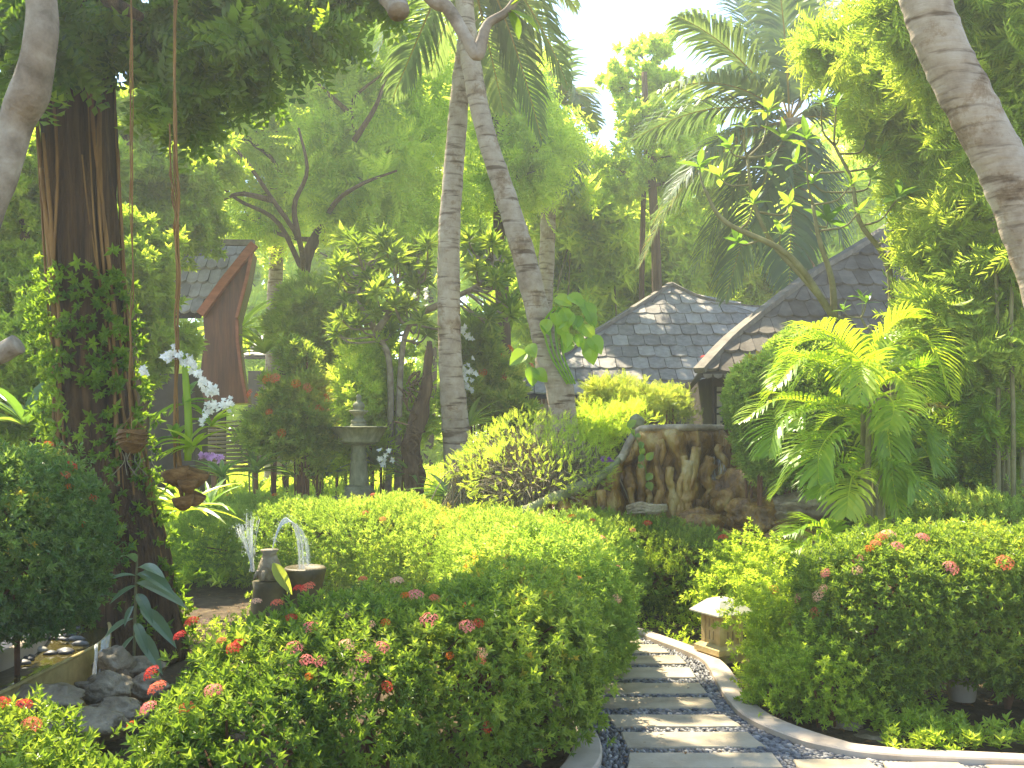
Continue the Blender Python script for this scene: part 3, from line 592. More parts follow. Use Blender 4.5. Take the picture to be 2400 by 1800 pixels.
# ------------------------------------------------------------------ fig tree, left
root = thing('fig_tree', (-3.05, 7, 0), 'massive dark fluted fig tree trunk draped in aerial roots at the left', 'tree')
tp = T_((165, -420, 7), (172, 60, 7), (180, 300, 7), (198, 600, 7), (220, 900, 7), (245, 1150, 6.95), (262, 1350, 6.9), (262, 1540, 6.9))
mb = MB(); mb.tube(tp[::-1], [.50, .36, .28, .235, .225, .235, .265, .25], 64, seg=70, flute=.10, nfl=7, wob=.05, seed=1); mb.build('trunk', M['ficusbark'], root, smooth=True)
for k in range(17):
    th = rng.uniform(math.pi * .9, math.pi * 2.1); y0 = rng.uniform(0, 500); y1 = rng.uniform(1000, 1520); m = 9; ps = []; dth = rng.normal() * .55
    for t in np.linspace(0, 1, m):
        y = y0 + (y1 - y0) * t; cx = np.interp(y, [60, 300, 600, 900, 1150, 1350, 1540], [172, 180, 198, 220, 245, 262, 262]); rr = np.interp(y, [0, 300, 600, 900, 1150, 1350, 1540], [.27, .25, .25, .25, .31, .38, .5])
        c = P(cx, y, 7); a_ = th + dth * t + .16 * math.sin(7 * t + k); ps.append(c + np.array([math.cos(a_) * rr * 1.04, math.sin(a_) * rr * 1.04, 0]))
    mb = MB(); mb.tube(ps, rng.uniform(.005, .014), 7, seg=40, wob=.35, seed=k); mb.build('aerial_root', M['root'], root, smooth=True)
ml = MB()
for e in ((60, 80, 6.5), (330, 40, 6.4), (520, -40, 6.8), (700, -20, 7.2), (420, -150, 7.5), (-60, 150, 6.2), (250, -300, 6)): limb(ml, P(170, -100, 7), P(*e), .09, .03, .08, 10, 9)
ml.build('limb', M['ficusbark'], root, smooth=True)
fgb = Bs([(40, 60, 130, 120), (-60, 250, 90, 140), (280, 30, 110, 90), (420, 40, 120, 110), (560, 40, 120, 90), (690, 20, 120, 80), (800, -30, 90, 60), (400, 130, 80, 80), (470, 150, 70, 60), (425, 250, 40, 50), (610, 100, 60, 50), (225, 90, 40, 40), (690, 80, 60, 40)], 6.7, .5, sd=.8) + Bs([(150, -250, 200, 180), (360, -240, 180, 140)], 7.2, .3) + Bs([(870, -240, 140, 80)], 8.5, .1)  # crown blobs above the frame are unseen, added to shade hedge and path
mb = MB(); foliage(mb, loosen(fgb + Bs([(480, 210, 40, 40), (375, 220, 40, 40), (560, 150, 50, 40), (760, 50, 60, 40)], 6.6, .3), 8, .30, 1.0), 3300, .27, [spray(6, leaf(.52, .07, .2), 1., .36, .2, 50 + k, .9) for k in range(3)], inner=.45, zmin=2, lump=.3, lf=4, up=-1.0, jit=.5); mb.build('crown', M['ficus'], root)
# creepers on the fig trunk
mb = MB(); q = []
for k in range(850):
    y = rng.choice([rng.uniform(560, 900), rng.uniform(900, 1500)]); th = rng.uniform(math.pi * .85, math.pi * 2.15)
    cx = np.interp(y, [60, 300, 600, 900, 1150, 1350, 1540], [172, 180, 198, 220, 245, 262, 262]); rr = np.interp(y, [0, 300, 600, 900, 1150, 1350, 1540], [.27, .25, .25, .25, .31, .38, .5]) + abs(rng.normal()) * .07
    q.append(P(cx, y, 7) + np.array([math.cos(th) * rr, math.sin(th) * rr, 0]))
q = np.array(q); q = q[sn(q, 3.5, 3) > .12]; d = unit(q - P(200, 900, 7) * np.array([1, 1, 0]) - q * np.array([0, 0, 1])); mb.put(WH[0], q, frames(d + np.array([0, -.6, -.3])), rng.uniform(.04, .075, len(q)))
tag(mb.build('climbing_vine', M['ficus'], org=(-3.05, 6.8, 0)), 'small leaved creeper climbing the lower half of the dark fig trunk', 'creeper')
# curved grey branch at the far left
root = thing('curved_tree', tuple(G(-330, 1900)), 'small crooked grey trunk bending across the top left corner', 'tree')
mb = MB(); mb.tube([G(-330, 1900)] + T_((-200, 1000, 3.9), (-90, 620, 3.9), (-5, 410, 3.9), (40, 290, 3.9), (70, 215, 3.85), (92, 120, 3.8), (98, 20, 3.8), (80, -120, 3.8), (60, -400, 3.8)), [.12, .10, .085, .075, .066, .074, .060, .058, .058, .058], 20, seg=60, wob=.10, seed=5); mb.build('trunk', M['greybark'], root, smooth=True)
mb = MB(); foliage(mb, [Blob(P(-300, -900, 3.9), (.8, .8, .6))], 900, .12, WHB, inner=.3, zmin=2); mb.build('crown', M['plum'], root)
# dipping branch at the top centre
root = thing('bare_tree', tuple(np.array([-1.9, -1.6, 0])), 'smooth grey forked branch dipping into the top centre in front of the palm trunk', 'tree')
mb = MB(); jn = P(1118, 128, 4.2)
bs_ = [np.array([-1.9, -1.6, 0]), np.array([-1.8, -1.4, 2.2]), np.array([-1.6, -.6, 4.2]), np.array([-1.2, 2.2, 4.5]), P(860, -220, 4.3), P(1000, -20, 4.2), P(1050, 20, 4.2), P(1090, 85, 4.2), jn, P(1130, 95, 4.2), P(1145, 55, 4.2), P(1190, 25, 4.2), P(1225, -30, 4.2)]
mb.tube(bs_[2:], [.07, .05, .042, .036, .028, .027, .028, .026, .02, .018, .016], 14, seg=70, wob=.03)
mb.tube(bs_[:3], [.11, .09, .07], 14, seg=20, wob=.03)
mb.tube([P(700, -380, 4.3), P(880, -60, 4.2), P(925, 5, 4.15), P(935, 28, 4.12)], [.04, .05, .05, .046], 14, seg=18, wob=.04)
mb.build('trunk', M['greybark'], root, smooth=True)
for tx, ty in ((1272, 50), (1225, 75), (1255, -40)):
    mb = MB(); a_, b_ = P(1190, 22, 4.2), P(tx, ty, 4.15); v_, t_ = place(leaf(.38, .2, .3, 6, .5), a_, b_ - a_, (0, -.4, 1), np.linalg.norm(b_ - a_)); mb.add(v_, t_, None, rng.random(), .6); mb.build('leaf', M['ficus'], root)
# ------------------------------------------------------------------ palms
D1, D2 = 12.2, 11.2
palm('coconut_palm', 'straight slender coconut palm trunk, left one of the crossing pair in the centre', 'palm tree', P(1070, 1000, D1),
     [np.append(P(1085, 1010, D1)[:2], 0)] + T_((1068, 1000, D1), (1056, 850, D1), (1052, 700, D1), (1053, 550, D1), (1063, 400, D1), (1080, 200, D1), (1100, 40, D1), (1120, -160, D1)), [.19, .165, .145, .14, .135, .125, .115, .11, .11],
     [T_((1120, -160, D1), p, q) for p, q in (((960, -120, 12.5), (905, 90, 12.7)), ((1250, -150, 12), (1290, 90, 12.2)), ((1010, -260, 11.5), (880, -60, 11.2)), ((1200, -60, 13), (1240, 150, 13.2)), ((1080, -80, 13), (1010, 170, 13.4)))], .62, n=44)
palm('coconut_palm', 'leaning coconut palm trunk crossing in front of the straight one, creeper near its foot', 'palm tree', P(1320, 950, D2),
     [np.append(P(1345, 1010, D2)[:2], 0)] + T_((1318, 950, D2), (1290, 850, D2), (1262, 740, D2), (1225, 590, D2), (1182, 450, D2), (1135, 300, D2), (1105, 150, D2), (1090, 20, D2), (1082, -150, D2)), [.17, .155, .145, .135, .128, .12, .112, .108, .105, .11],
     [T_((1082, -150, D2), p, q) for p, q in (((1230, -60, 11.4), (1330, 200, 11.6)), ((1180, -30, 11.8), (1270, 330, 12.0)), ((960, -60, 11), (870, 160, 10.8)), ((1200, -200, 11.4), (1350, 20, 11.6)), ((1000, 40, 12), (920, 230, 12.1)), ((1130, 30, 12), (1180, 260, 12.4)))], .62, n=48)
palm('coconut_palm', 'thick ringed palm trunk leaning across the top right corner', 'palm tree', (3.35, 5.6, 0),
     [np.array([3.75, 5.5, 0]), P(2640, 1100, 5.7), P(2500, 780, 5.8), P(2400, 500, 5.8), P(2330, 350, 5.8), P(2250, 200, 5.8), P(2195, 80, 5.8), P(2150, -60, 5.8), P(2090, -350, 5.8), P(2060, -700, 5.8)], [.18, .165, .155, .147, .142, .14, .138, .13, .13, .13],
     [T_((2060, -700, 5.8), p, q) for p, q in (((1800, -1000, 6), (1600, -600, 6.2)), ((2300, -1000, 6), (2550, -600, 6.4)), ((2060, -900, 7), (2050, -500, 8)), ((2000, -900, 5), (1950, -800, 3.5)))], .6)
PB = (1850, 285, 15)
palm('coconut_palm', 'large bushy coconut palm crown against the sky above the grey roofs', 'palm tree', P(1880, 900, 15),
     [np.append(P(1900, 1000, 15)[:2], 0)] + T_((1900, 900, 15), (1885, 600, 15), (1862, 400, 15), PB), [.2, .17, .15, .14, .2],
     [T_(PB, p, q) for p, q in (((1730, 100, 15), (1590, 40, 14.5)), ((1845, 80, 15), (1820, -70, 14.6)), ((1880, 120, 15.5), (1930, -40, 15.8)), ((1960, 110, 15), (2060, 90, 14.5)), ((1720, 150, 14.5), (1545, 215, 14)), ((1690, 200, 15.5), (1480, 330, 15.8)),
       ((1730, 240, 14.2), (1560, 470, 13.9)), ((1760, 330, 14.6), (1625, 640, 14.6)), ((1800, 350, 14.2), (1700, 700, 14.1)), ((1860, 350, 14), (1850, 690, 13.8)), ((1930, 350, 14.4), (1990, 640, 14.4)), ((1980, 230, 14.6), (2110, 420, 14.4)), ((2010, 170, 15), (2190, 190, 14.8)), ((1790, 60, 16), (1690, -40, 16.3)), ((1740, 280, 15.6), (1530, 520, 16)), ((1960, 60, 15.5), (2080, -60, 15.8)), ((1640, 300, 15), (1500, 620, 14.8)))], .95, n=62, w=.055, droop=.42)
PC = (1290, 260, 21)
palm('coconut_palm', 'hazy distant coconut palm with ragged fronds beside the strip of blue sky', 'palm tree', P(1290, 900, 21),
     [np.append(P(1270, 1000, 21)[:2], 0)] + T_((1275, 800, 21), (1285, 500, 21), PC), [.2, .17, .16, .2],
     [T_(PC, p, q) for p, q in (((1350, 170, 21), (1360, 240, 20.5)), ((1300, 150, 21), (1275, 120, 20.5)), ((1240, 180, 21), (1190, 230, 20.6)), ((1340, 280, 21), (1370, 400, 20.7)), ((1240, 280, 21), (1170, 400, 20.8)), ((1300, 330, 20.5), (1310, 450, 20.4)), ((1330, 210, 21), (1400, 300, 21.2)), ((1260, 340, 21), (1240, 460, 21)))], .9, n=40, w=.07)
PD = (560, 330, 19)
palm('coconut_palm', 'pale grey palm trunk standing behind the prow roofed house', 'palm tree', P(645, 900, 18),
     [np.append(P(640, 1000, 18)[:2], 0)] + T_((641, 800, 18), (648, 600, 18), (650, 420, 18), (645, 250, 18)), [.17, .14, .13, .125, .14],
     [T_((645, 250, 18), p, q) for p, q in (((560, 120, 18), (440, 230, 17.8)), ((720, 120, 18), (820, 230, 18)), ((600, 120, 19), (560, 60, 20)), ((560, 300, 18), (500, 480, 18)), ((680, 60, 18), (760, 20, 17)))], .9, n=40, w=.06)
palm('coconut_palm', 'faint grey-green palm fronds behind the fig trunk and hanging baskets', 'palm tree', P(300, 900, 16),
     [np.append(P(300, 1000, 16)[:2], 0)] + T_((300, 700, 16), (290, 450, 16), (285, 320, 16)), [.17, .14, .13, .2],
     [T_((285, 320, 16), p, q) for p, q in (((340, 300, 16), (350, 520, 15.8)), ((200, 280, 16), (60, 420, 16)), ((380, 220, 16), (500, 300, 16)), ((230, 180, 16), (120, 210, 16)), ((230, 360, 16), (150, 560, 15.8)), ((320, 200, 16), (420, 180, 16)))], .9, n=44, w=.06)
# ------------------------------------------------------------------ leafy background trees
tree('feathery_tree', 'tall soft feathery tree with thin dark curving branches, centre left', 'tree', [np.append(P(740, 1000, 16.5)[:2], 0)] + T_((735, 850, 16.5), (712, 640, 16.5), (760, 520, 16.5), (810, 420, 16.5), (830, 280, 16.5)), .13,
     Bs([(500, 300, 80, 80), (620, 520, 80, 50), (930, 560, 80, 50), (560, 330, 100, 80), (640, 240, 110, 100), (760, 170, 130, 110), (880, 250, 130, 110), (980, 370, 110, 100), (760, 330, 130, 90), (880, 420, 120, 80), (640, 430, 110, 70), (850, 90, 110, 70), (990, 190, 90, 100), (1000, 490, 90, 70), (700, 60, 90, 60), (560, 200, 80, 80), (780, 480, 80, 50)], 16.5, .9), 8200, .44, SPF, 'feather', 'bark',
     limbs=[T_((712, 640, 16.3), (650, 520, 16), (560, 470, 15.8), (500, 420, 15.6)), T_((760, 520, 16.3), (830, 350, 15.7), (826, 240, 15.5), (900, 170, 15.4)), T_((826, 270, 15.6), (780, 230, 15.4), (740, 190, 15.3)), T_((712, 640, 16.3), (700, 560, 15), (640, 470, 14.6), (570, 370, 14.4), (500, 300, 14.4)), T_((640, 470, 14.6), (560, 455, 14.5), (500, 480, 14.5)), T_((760, 520, 16.2), (790, 470, 15), (850, 430, 14.8), (930, 400, 14.7)), T_((700, 560, 15), (690, 480, 14.8), (720, 400, 14.6), (700, 300, 14.6)), T_((830, 330, 15), (880, 250, 14.8), (905, 180, 14.8))], limb_r=.05, inner=.3, lump=.35, lf=2.2, up=.1, jit=.8)
tree('feathery_tree', 'darker feathery tree filling the gap behind the two crossing palm trunks', 'tree', [np.append(P(1180, 1000, 18)[:2], 0)] + T_((1180, 800, 18), (1170, 500, 18), (1180, 330, 18)), .17,
     Bs([(1170, 200, 80, 70), (1220, 300, 90, 70), (1150, 400, 100, 80), (1240, 420, 60, 70), (1130, 300, 70, 80), (1290, 350, 50, 50), (1140, 120, 60, 50)], 18, .8), 3300, .46, SPF, 'feather', inner=.35, lump=.3, lf=2.2, up=.1, jit=.8)
BG = 'feathery bamboo clumps behind the roofs'
for i, (L, lab) in enumerate((([(1300, 480, 110, 90), (1270, 580, 90, 90), (1230, 680, 80, 90)], 'hazy yellow-green bamboo clump just right of the leaning palm trunk'),
        ([(1400, 560, 110, 110), (1420, 680, 110, 90), (1380, 450, 80, 70), (1340, 760, 90, 80)], 'billowing pale bamboo clump rising behind the peak of the middle roof'),
        ([(1530, 540, 110, 90), (1620, 620, 100, 80), (1560, 450, 70, 60), (1700, 560, 90, 90)], 'rounded bamboo clump between the middle roof and the big palm crown'),
        ([(1850, 560, 110, 110), (1780, 650, 90, 70), (1950, 480, 100, 100)], 'bamboo clump behind the saddle where the two grey roofs meet'))):
    d = 23 + i * .6; bs2 = Bs(L, d, .8); c = bs2[0].c
    root = thing('bamboo_clump', (c[0], c[1], 0), lab, 'bamboo', BG)
    for k in range(12):
        b0 = np.array([c[0] + rng.normal() * .5, c[1] + rng.normal() * .3, 0]); bb = bs2[k % len(bs2)]; e = bb.c + rng.uniform(-.7, .7, 3) * bb.r; ms = MB(); ms.tube([b0, (b0 + e) / 2 + np.array([(b0[0] - e[0]) * .25, 0, .7]), e], [.04, .03, .012], 6, seg=9); ms.build('culm', M['stem'], root)
    mb = MB(); foliage(mb, loosen(bs2, 12), 5200, .32, BAM, inner=.2, lump=.3, lf=2., up=-.2, jit=.9); mb.build('foliage', M['grove'], root)
tree('sparse_tree', 'thin open tree with small leaves standing against the blue sky', 'tree', [np.append(P(1540, 1000, 20)[:2], 0)] + T_((1540, 700, 20), (1530, 450, 20), (1515, 280, 20), (1510, 170, 20)), .12,
     Bs([(1540, 370, 100, 80), (1600, 300, 80, 70), (1490, 300, 60, 50), (1460, 420, 60, 60), (1630, 420, 90, 90)], 20, .5), 3200, .13, WH, 'feather', inner=.2, lump=.35, lf=2.5)
tree('sparse_tree', 'topmost wispy leafy twigs poking up into the blue sky', 'tree', [np.append(P(1500, 1000, 20.6)[:2], 0)] + T_((1505, 600, 20.6), (1515, 300, 20.6), (1520, 150, 20.6)), .07,
     Bs([(1485, 120, 30, 18), (1545, 100, 34, 22), (1455, 180, 38, 22), (1525, 165, 36, 26), (1500, 235, 50, 26), (1570, 205, 40, 36), (1440, 205, 20, 16)], 20.6, .3), 620, .15, WH, 'feather', inner=.2, lump=.2, limb_r=.025)
LF = 'broad bright leafy trees behind the fig trunk'
for L, d, lab in (([(320, 420, 110, 80), (430, 380, 100, 80), (400, 500, 100, 80), (300, 300, 80, 70)], 13, 'bright backlit tree right of the fig trunk above the prow roof'),
                  ([(300, 600, 90, 90), (350, 690, 50, 70), (330, 820, 90, 80)], 11.5, 'lime green leafy shrubbery tree between fig trunk and orchid ropes'),
                  ([(50, 420, 90, 90), (30, 560, 90, 90), (110, 680, 70, 90), (20, 700, 80, 90)], 10, 'yellow-green sunlit tree filling the left edge behind the fig trunk'),
                  ([(80, 260, 90, 80), (150, 400, 60, 80), (-20, 330, 80, 80)], 14, 'pale distant tree showing between the crooked trunk and the fig trunk'),
                  ([(60, 850, 90, 80), (20, 950, 80, 80), (120, 930, 50, 90), (90, 780, 60, 60)], 9, 'leafy green shrub behind the dark shrub on the left edge')):
    bs2 = Bs(L, d, .4); c = bs2[0].c
    tree('leafy_tree', lab, 'tree', [(c[0], c[1], 0), (c[0] + .1, c[1], c[2] * .5), (c[0], c[1], c[2])], .09, bs2, 6200, .10 * d / 11, WH, 'bright', inner=.3, lump=.3, lf=3, group=LF)
# far backdrop of trees
FT = 'far trees closing the view'
FD = [(-420, 330, 230, 220), (-150, 420, 210, 200), (120, 480, 200, 170), (340, 560, 190, 170), (560, 560, 170, 160), (760, 560, 180, 170), (960, 560, 170, 170), (1130, 620, 160, 150), (1330, 680, 180, 120), (1540, 640, 160, 120), (1740, 560, 160, 140), (1930, 420, 170, 160), (2130, 330, 180, 190), (2330, 300, 190, 220), (2560, 330, 210, 230)]
wh = ['far left outside edge', 'left edge behind the crooked trunk', 'left of the fig trunk', 'right of the fig trunk', 'above the prow roof', 'behind the grey palm trunk', 'left of the crossing palms', 'between the crossing palms', 'behind the middle roof slope', 'right of the middle roof peak', 'under the big palm crown', 'right of the big palm crown', 'left of the thick leaning trunk', 'behind the thick leaning trunk', 'right edge', 'top of the centre left canopy', 'left side of the straight palm', 'above the right hand roof']
for i, (x, y, rx, ry) in enumerate(FD):
    d = 29 + (i * 37 % 5); bs2 = [blob_px(x + rng.uniform(-60, 60), y + rng.uniform(-60, 60), d + rng.uniform(-1, 1), rx * .6, ry * .6) for k in range(4)] + [blob_px(x, y + ry * 1.1 + 60, d, rx * .8, ry * .7)]
    c = bs2[0].c; tree('broadleaf_tree', 'hazy far tree, ' + wh[i], 'tree', [(c[0], c[1], 0), (c[0] + .2, c[1], c[2] * .5), (c[0], c[1], c[2])], .2, bs2, 1500, .34, WH, 'grove', inner=.45, lump=.3, lf=1.5, group=FT)
# frangipani trees
def frangipani(name, label, base, trunks, tips, size, bark='stem', r0=.06, mat='plum', group=None, tpl=WHB, dens=1):
    root = thing(name, (base[0], base[1], 0), label, 'tree', group); ms = MB(); nodes = []
    for tr in trunks: ms.tube(tr, np.linspace(r0, r0 * .4, len(tr)), 10, seg=24, wob=.06); nodes += list(smooth_pts(tr, 20)[6:])
    nodes = np.array(nodes); zs = []; ps = []
    for tip in tips:
        k = int(np.argmin(np.linalg.norm(nodes - tip, axis=1) + .8 * np.maximum(0, nodes[:, 2] - tip[2] + .1))); m = nodes[k] * .5 + tip * .5 + np.array([(tip[0] - nodes[k][0]) * .2, 0, -.10 * np.linalg.norm(tip - nodes[k])])
        ms.tube([nodes[k], m, tip], [r0 * .34, r0 * .26, r0 * .2], 7, seg=9, wob=.06); zs.append(unit(tip - m + np.array([0, 0, .3]))); ps.append(tip)
    ms.build('branch', M[bark], root, smooth=True); mb = MB(); zs = np.array(zs); ps = np.array(ps)
    for q in range(dens):
        for i in range(len(tpl)):
            k = np.arange(len(ps)) % len(tpl) == i; mb.put(tpl[i], ps[k], frames(zs[k] + rng.normal(size=zs[k].shape) * .3 * q), size * rng.uniform(.75, 1.15, k.sum()))
    mb.build('leaves', M[mat], root); return root
tips = [P(x, y, 9.4 + rng.uniform(-.5, .5)) for x, y in ((1640, 395), (1690, 420), (1745, 300), (1800, 265), (1835, 330), (1870, 385), (1925, 245), (1965, 325), (1990, 440), (2040, 420), (2100, 470), (2065, 365), (1905, 430), (1765, 480), (1850, 480), (2130, 560), (1830, 550), (1960, 250), (1890, 330), (2030, 330), (1710, 350), (1800, 400), (2090, 540), (2010, 500), (1730, 570), (1940, 520))]
AR_ = 0
frangipani('frangipani_tree', 'frangipani with bare olive branches and large paddle leaves in front of the brown roof', P(1985, 900, 9.4),
           [[np.append(P(1985, 900, 9.4)[:2], 0)] + T_((1972, 800, 9.4), (1955, 745, 9.4), (1890, 660, 9.4), (1810, 570, 9.4), (1765, 470, 9.4), (1752, 370, 9.4)), T_((1955, 745, 9.4), (1950, 660, 9.3), (1920, 560, 9.2), (1905, 480, 9.2)),
            [np.append(P(2100, 900, 9.7)[:2], 0)] + T_((2090, 745, 9.7), (2075, 610, 9.7), (2015, 520, 9.6), (1995, 420, 9.6), (1955, 340, 9.6)), T_((2075, 610, 9.7), (2120, 540, 9.7), (2150, 500, 9.7)), T_((1955, 745, 9.4), (1850, 600, 9.1), (1700, 520, 9), (1650, 440, 9))], tips, .21, r0=.036, dens=1)
frangipani('frangipani_tree', 'small frangipani shoot with two leaf rosettes before the brown roof', P(2045, 900, 8.8), [[np.append(P(2050, 900, 8.8)[:2], 0)] + T_((2045, 830, 8.8), (2030, 770, 8.8), (2018, 745, 8.8))], [P(1978, 730, 8.8), P(2030, 712, 8.7), P(2020, 700, 8.9)], .11, r0=.022)
tips = [P(x, y, 13 + rng.uniform(-.9, .9)) for x, y in ([(rng.uniform(790, 1010), rng.uniform(560, 800)) for k in range(60)] + [(rng.uniform(1090, 1200), rng.uniform(560, 760)) for k in range(26)])]
frangipani('frangipani_tree', 'spreading frangipani with clustered dark leaf rosettes behind the fountain', P(900, 950, 13), [[np.append(P(905, 950, 13)[:2], 0)] + T_((915, 880, 13), (880, 780, 13), (840, 700, 13), (860, 620, 13)), [np.append(P(930, 950, 13)[:2], 0)] + T_((940, 850, 13), (970, 740, 13), (985, 650, 13)), T_((970, 740, 13), (1060, 700, 13), (1130, 660, 13), (1160, 600, 13)), T_((880, 780, 13), (930, 700, 13), (920, 620, 13))], tips, .23, 'greybark', r0=.05, mat='ixora', dens=3, tpl=[whorl(9, leaf(.3, .05, .2), (.3, 1.3), 60 + k, .2) for k in range(3)])
# bamboo on the right
def bamboo(name, label, base, culms, blobs, n, size, mat='bamboo', r=.022):
    root = thing(name, (base[0], base[1], 0), label, 'bamboo', 'bamboo plants on the right edge')
    for cpts in culms: ms = MB(); ms.tube(cpts, np.linspace(r, r * .5, len(cpts)), 9, seg=22, wob=.03); ms.build('culm', M['stem'], root, smooth=True)
    mb = MB(); foliage(mb, loosen(blobs, 10), int(n * .5), size * 2.8, WEEP, inner=.15, lump=.4, lf=2.5, up=-.75, jit=.6); mb.build('foliage', M[mat], root); return root
bamboo('bamboo_clump', 'dense drooping yellow-green bamboo hanging down the right edge behind the leaning trunk', P(2350, 1150, 8.5),
       [[np.append(P(x, 1150, 8.5 + j)[:2], 0)] + T_((x, 1000, 8.5 + j), (x - 4, 700, 8.5 + j), (x + e, 300, 8.5 + j), (x + 2.4 * e, -100, 8.6 + j)) for x, e, j in ((2340, -20, .0), (2362, 10, .1), (2375, 30, -.1), (2352, -40, .25), (2395, 40, .2), (2330, 5, .3))],
       Bs([(2330, 80, 110, 110), (2400, 220, 90, 120), (2230, 60, 80, 90), (2400, 420, 80, 120), (2300, 560, 90, 90), (2380, 680, 80, 100), (2270, 700, 70, 80), (2440, 850, 80, 90), (2210, 560, 60, 80), (2260, 420, 60, 80), (2320, 840, 60, 60), (2460, 100, 90, 120), (2330, 300, 90, 90), (2280, 200, 80, 80), (2180, 20, 90, 70), (2420, 560, 80, 80), (2240, 640, 60, 80), (2200, 740, 60, 70)], 8.8, .6), 27000, .095)
bamboo('bamboo_clump', 'yellow feathery bamboo spray in front of the roof, left of the thick leaning trunk', P(2200, 1150, 9.6),
       [[np.append(P(x, 1150, 9.6)[:2], 0)] + T_((x, 900, 9.6), (x - 10, 600, 9.6), (x - 30, 300, 9.6), (x - 60, 100, 9.6)) for x in (2215, 2230, 2200)],
       Bs([(2130, 280, 90, 70), (2200, 360, 80, 80), (2100, 150, 90, 60), (2180, 220, 60, 60), (2250, 520, 60, 70), (2180, 480, 50, 50), (2040, 60, 80, 50), (1980, 130, 70, 50), (2080, 220, 70, 50), (2150, 420, 70, 60), (2260, 440, 70, 80)], 9.9, .5), 10500, .095)
bamboo('bamboo_clump', 'sparse thin bamboo stems beside the bright feather palm', P(2240, 1150, 8.9),
       [[np.append(P(x, 1150, 8.9)[:2], 0)] + T_((x, 1000, 8.9), (x + 4, 800, 8.9), (x - 3, 640, 8.9)) for x in (2262, 2300, 2238)],
       Bs([(2260, 820, 60, 60), (2240, 930, 60, 60), (2320, 950, 60, 60), (2400, 1000, 60, 70), (2300, 1060, 50, 40)], 9, .3), 3000, .085, 'areca', r=.014)
c6 = lambda *L: [P(1600 + x * .3617, 600 + y * .3617, d) for x, y, d in L]
c7 = lambda *L: [P(1600 + x * .3617, 1200 + y * .3617, d) for x, y, d in L]
AR = [c6((1170, 800, 8), (1080, 600, 7.9), (880, 470, 7.7), (690, 520, 7.5)), c6((1210, 780, 8), (1260, 600, 8), (1400, 420, 7.9), (1560, 400, 7.8)), c6((1150, 850, 7.9), (960, 710, 7.7), (760, 680, 7.5), (590, 860, 7.3)),
      c6((1200, 850, 7.9), (920, 950, 7.6), (620, 930, 7.4), (370, 1080, 7.2)), c6((1180, 950, 7.8), (820, 1005, 7.4), (630, 1070, 7.2), (560, 1280, 7.1)), c6((1150, 1080, 7.7), (1010, 1110, 7.4), (890, 1260, 7.2), (880, 1460, 7.1)),
      c6((1230, 900, 8), (1330, 800, 7.8), (1420, 800, 7.6), (1460, 900, 7.5)), c6((1250, 900, 7.8), (1320, 900, 7.5), (1370, 980, 7.3), (1340, 1110, 7.2)), c6((1440, 950, 8.2), (1480, 820, 8.2), (1570, 720, 8.1), (1680, 640, 8.1)),
      c6((1200, 1430, 7.5), (1110, 1420, 7.2), (1080, 1520, 7.0), (1060, 1680, 6.9)), c6((1200, 1430, 7.6), (1050, 1370, 7.4), (940, 1420, 7.2), (870, 1560, 7.1)), c6((1200, 1430, 7.6), (1330, 1370, 7.5), (1450, 1420, 7.4), (1500, 1560, 7.3)),
      c6((1380, 1430, 8), (1500, 1330, 8), (1640, 1290, 8), (1790, 1300, 8)), c7((1020, 250, 7.4), (960, 130, 7.3), (840, 90, 7.2), (660, 150, 7.1)), c7((1020, 230, 7.4), (950, 210, 7.2), (830, 180, 7.1), (710, 250, 7.0)), c7((1180, 200, 7.6), (1240, 110, 7.5), (1320, 100, 7.4), (1400, 160, 7.3)),
      c6((1180, 800, 8.1), (1150, 620, 8.2), (1020, 640, 8.2), (860, 760, 8.2)), c6((1230, 830, 8.1), (1380, 700, 8.3), (1500, 640, 8.4), (1620, 700, 8.5)), c6((1200, 1000, 7.9), (1400, 1040, 7.8), (1560, 1120, 7.7), (1620, 1260, 7.6)), c6((1150, 1000, 7.8), (1000, 960, 7.7), (800, 980, 7.6), (740, 1120, 7.5)),
      c6((1280, 1200, 7.9), (1420, 1160, 7.8), (1560, 1240, 7.7), (1640, 1400, 7.6)), c6((1100, 1200, 7.8), (1000, 1180, 7.7), (820, 1200, 7.6), (700, 1330, 7.5))]
for k in range(16):
    an_ = rng.uniform(0, 6.28); o_ = P(2035 + rng.normal() * 15, rng.choice([900, 960, 1080, 1180]), 7.9 + rng.normal() * .12); r_ = rng.uniform(.55, .85); dx_ = np.array([math.cos(an_) * 1.0, math.sin(an_) * .8, 0]) * r_
    AR.append([o_, o_ + dx_ * .3 + np.array([0, 0, .32]), o_ + dx_ * .75 + np.array([0, 0, .34]), o_ + dx_ * 1.1 + np.array([0, 0, rng.uniform(-.2, .1)])])
ap = palm('areca_palm', 'bright yellow-green arching feather palm in front of the brown roofed house', 'palm tree', P(2035, 1180, 7.9), None, .1, AR, .34, 'areca', n=34, w=.021, droop=.3, fwd=.9, start=.18, vee=.5, rr=.010)
for x, y0, x1, d in ((2040, 1300, 2030, 7.9), (2055, 1300, 2045, 8.0), (2025, 1300, 2022, 7.8), (2090, 1300, 2115, 8.2), (2030, 1300, 2038, 7.5), (2070, 1290, 2060, 7.7)):
    mb = MB(); mb.tube([np.append(P(x, y0, d)[:2], 0), P((x + x1) / 2, 1100, d), P(x1, 930, d)], [.03, .026, .016], 9, seg=16); mb.build('cane', M['stem'], ap, smooth=True)
mb = MB(); frond(mb, c6((1400, 1080, 7.8), (1480, 1010, 7.7), (1580, 970, 7.6), (1710, 975, 7.5)), .16, 40, .022, a=1.0); tag(mb.build('frond', M['palm'], ap), 'withered orange brown frond')
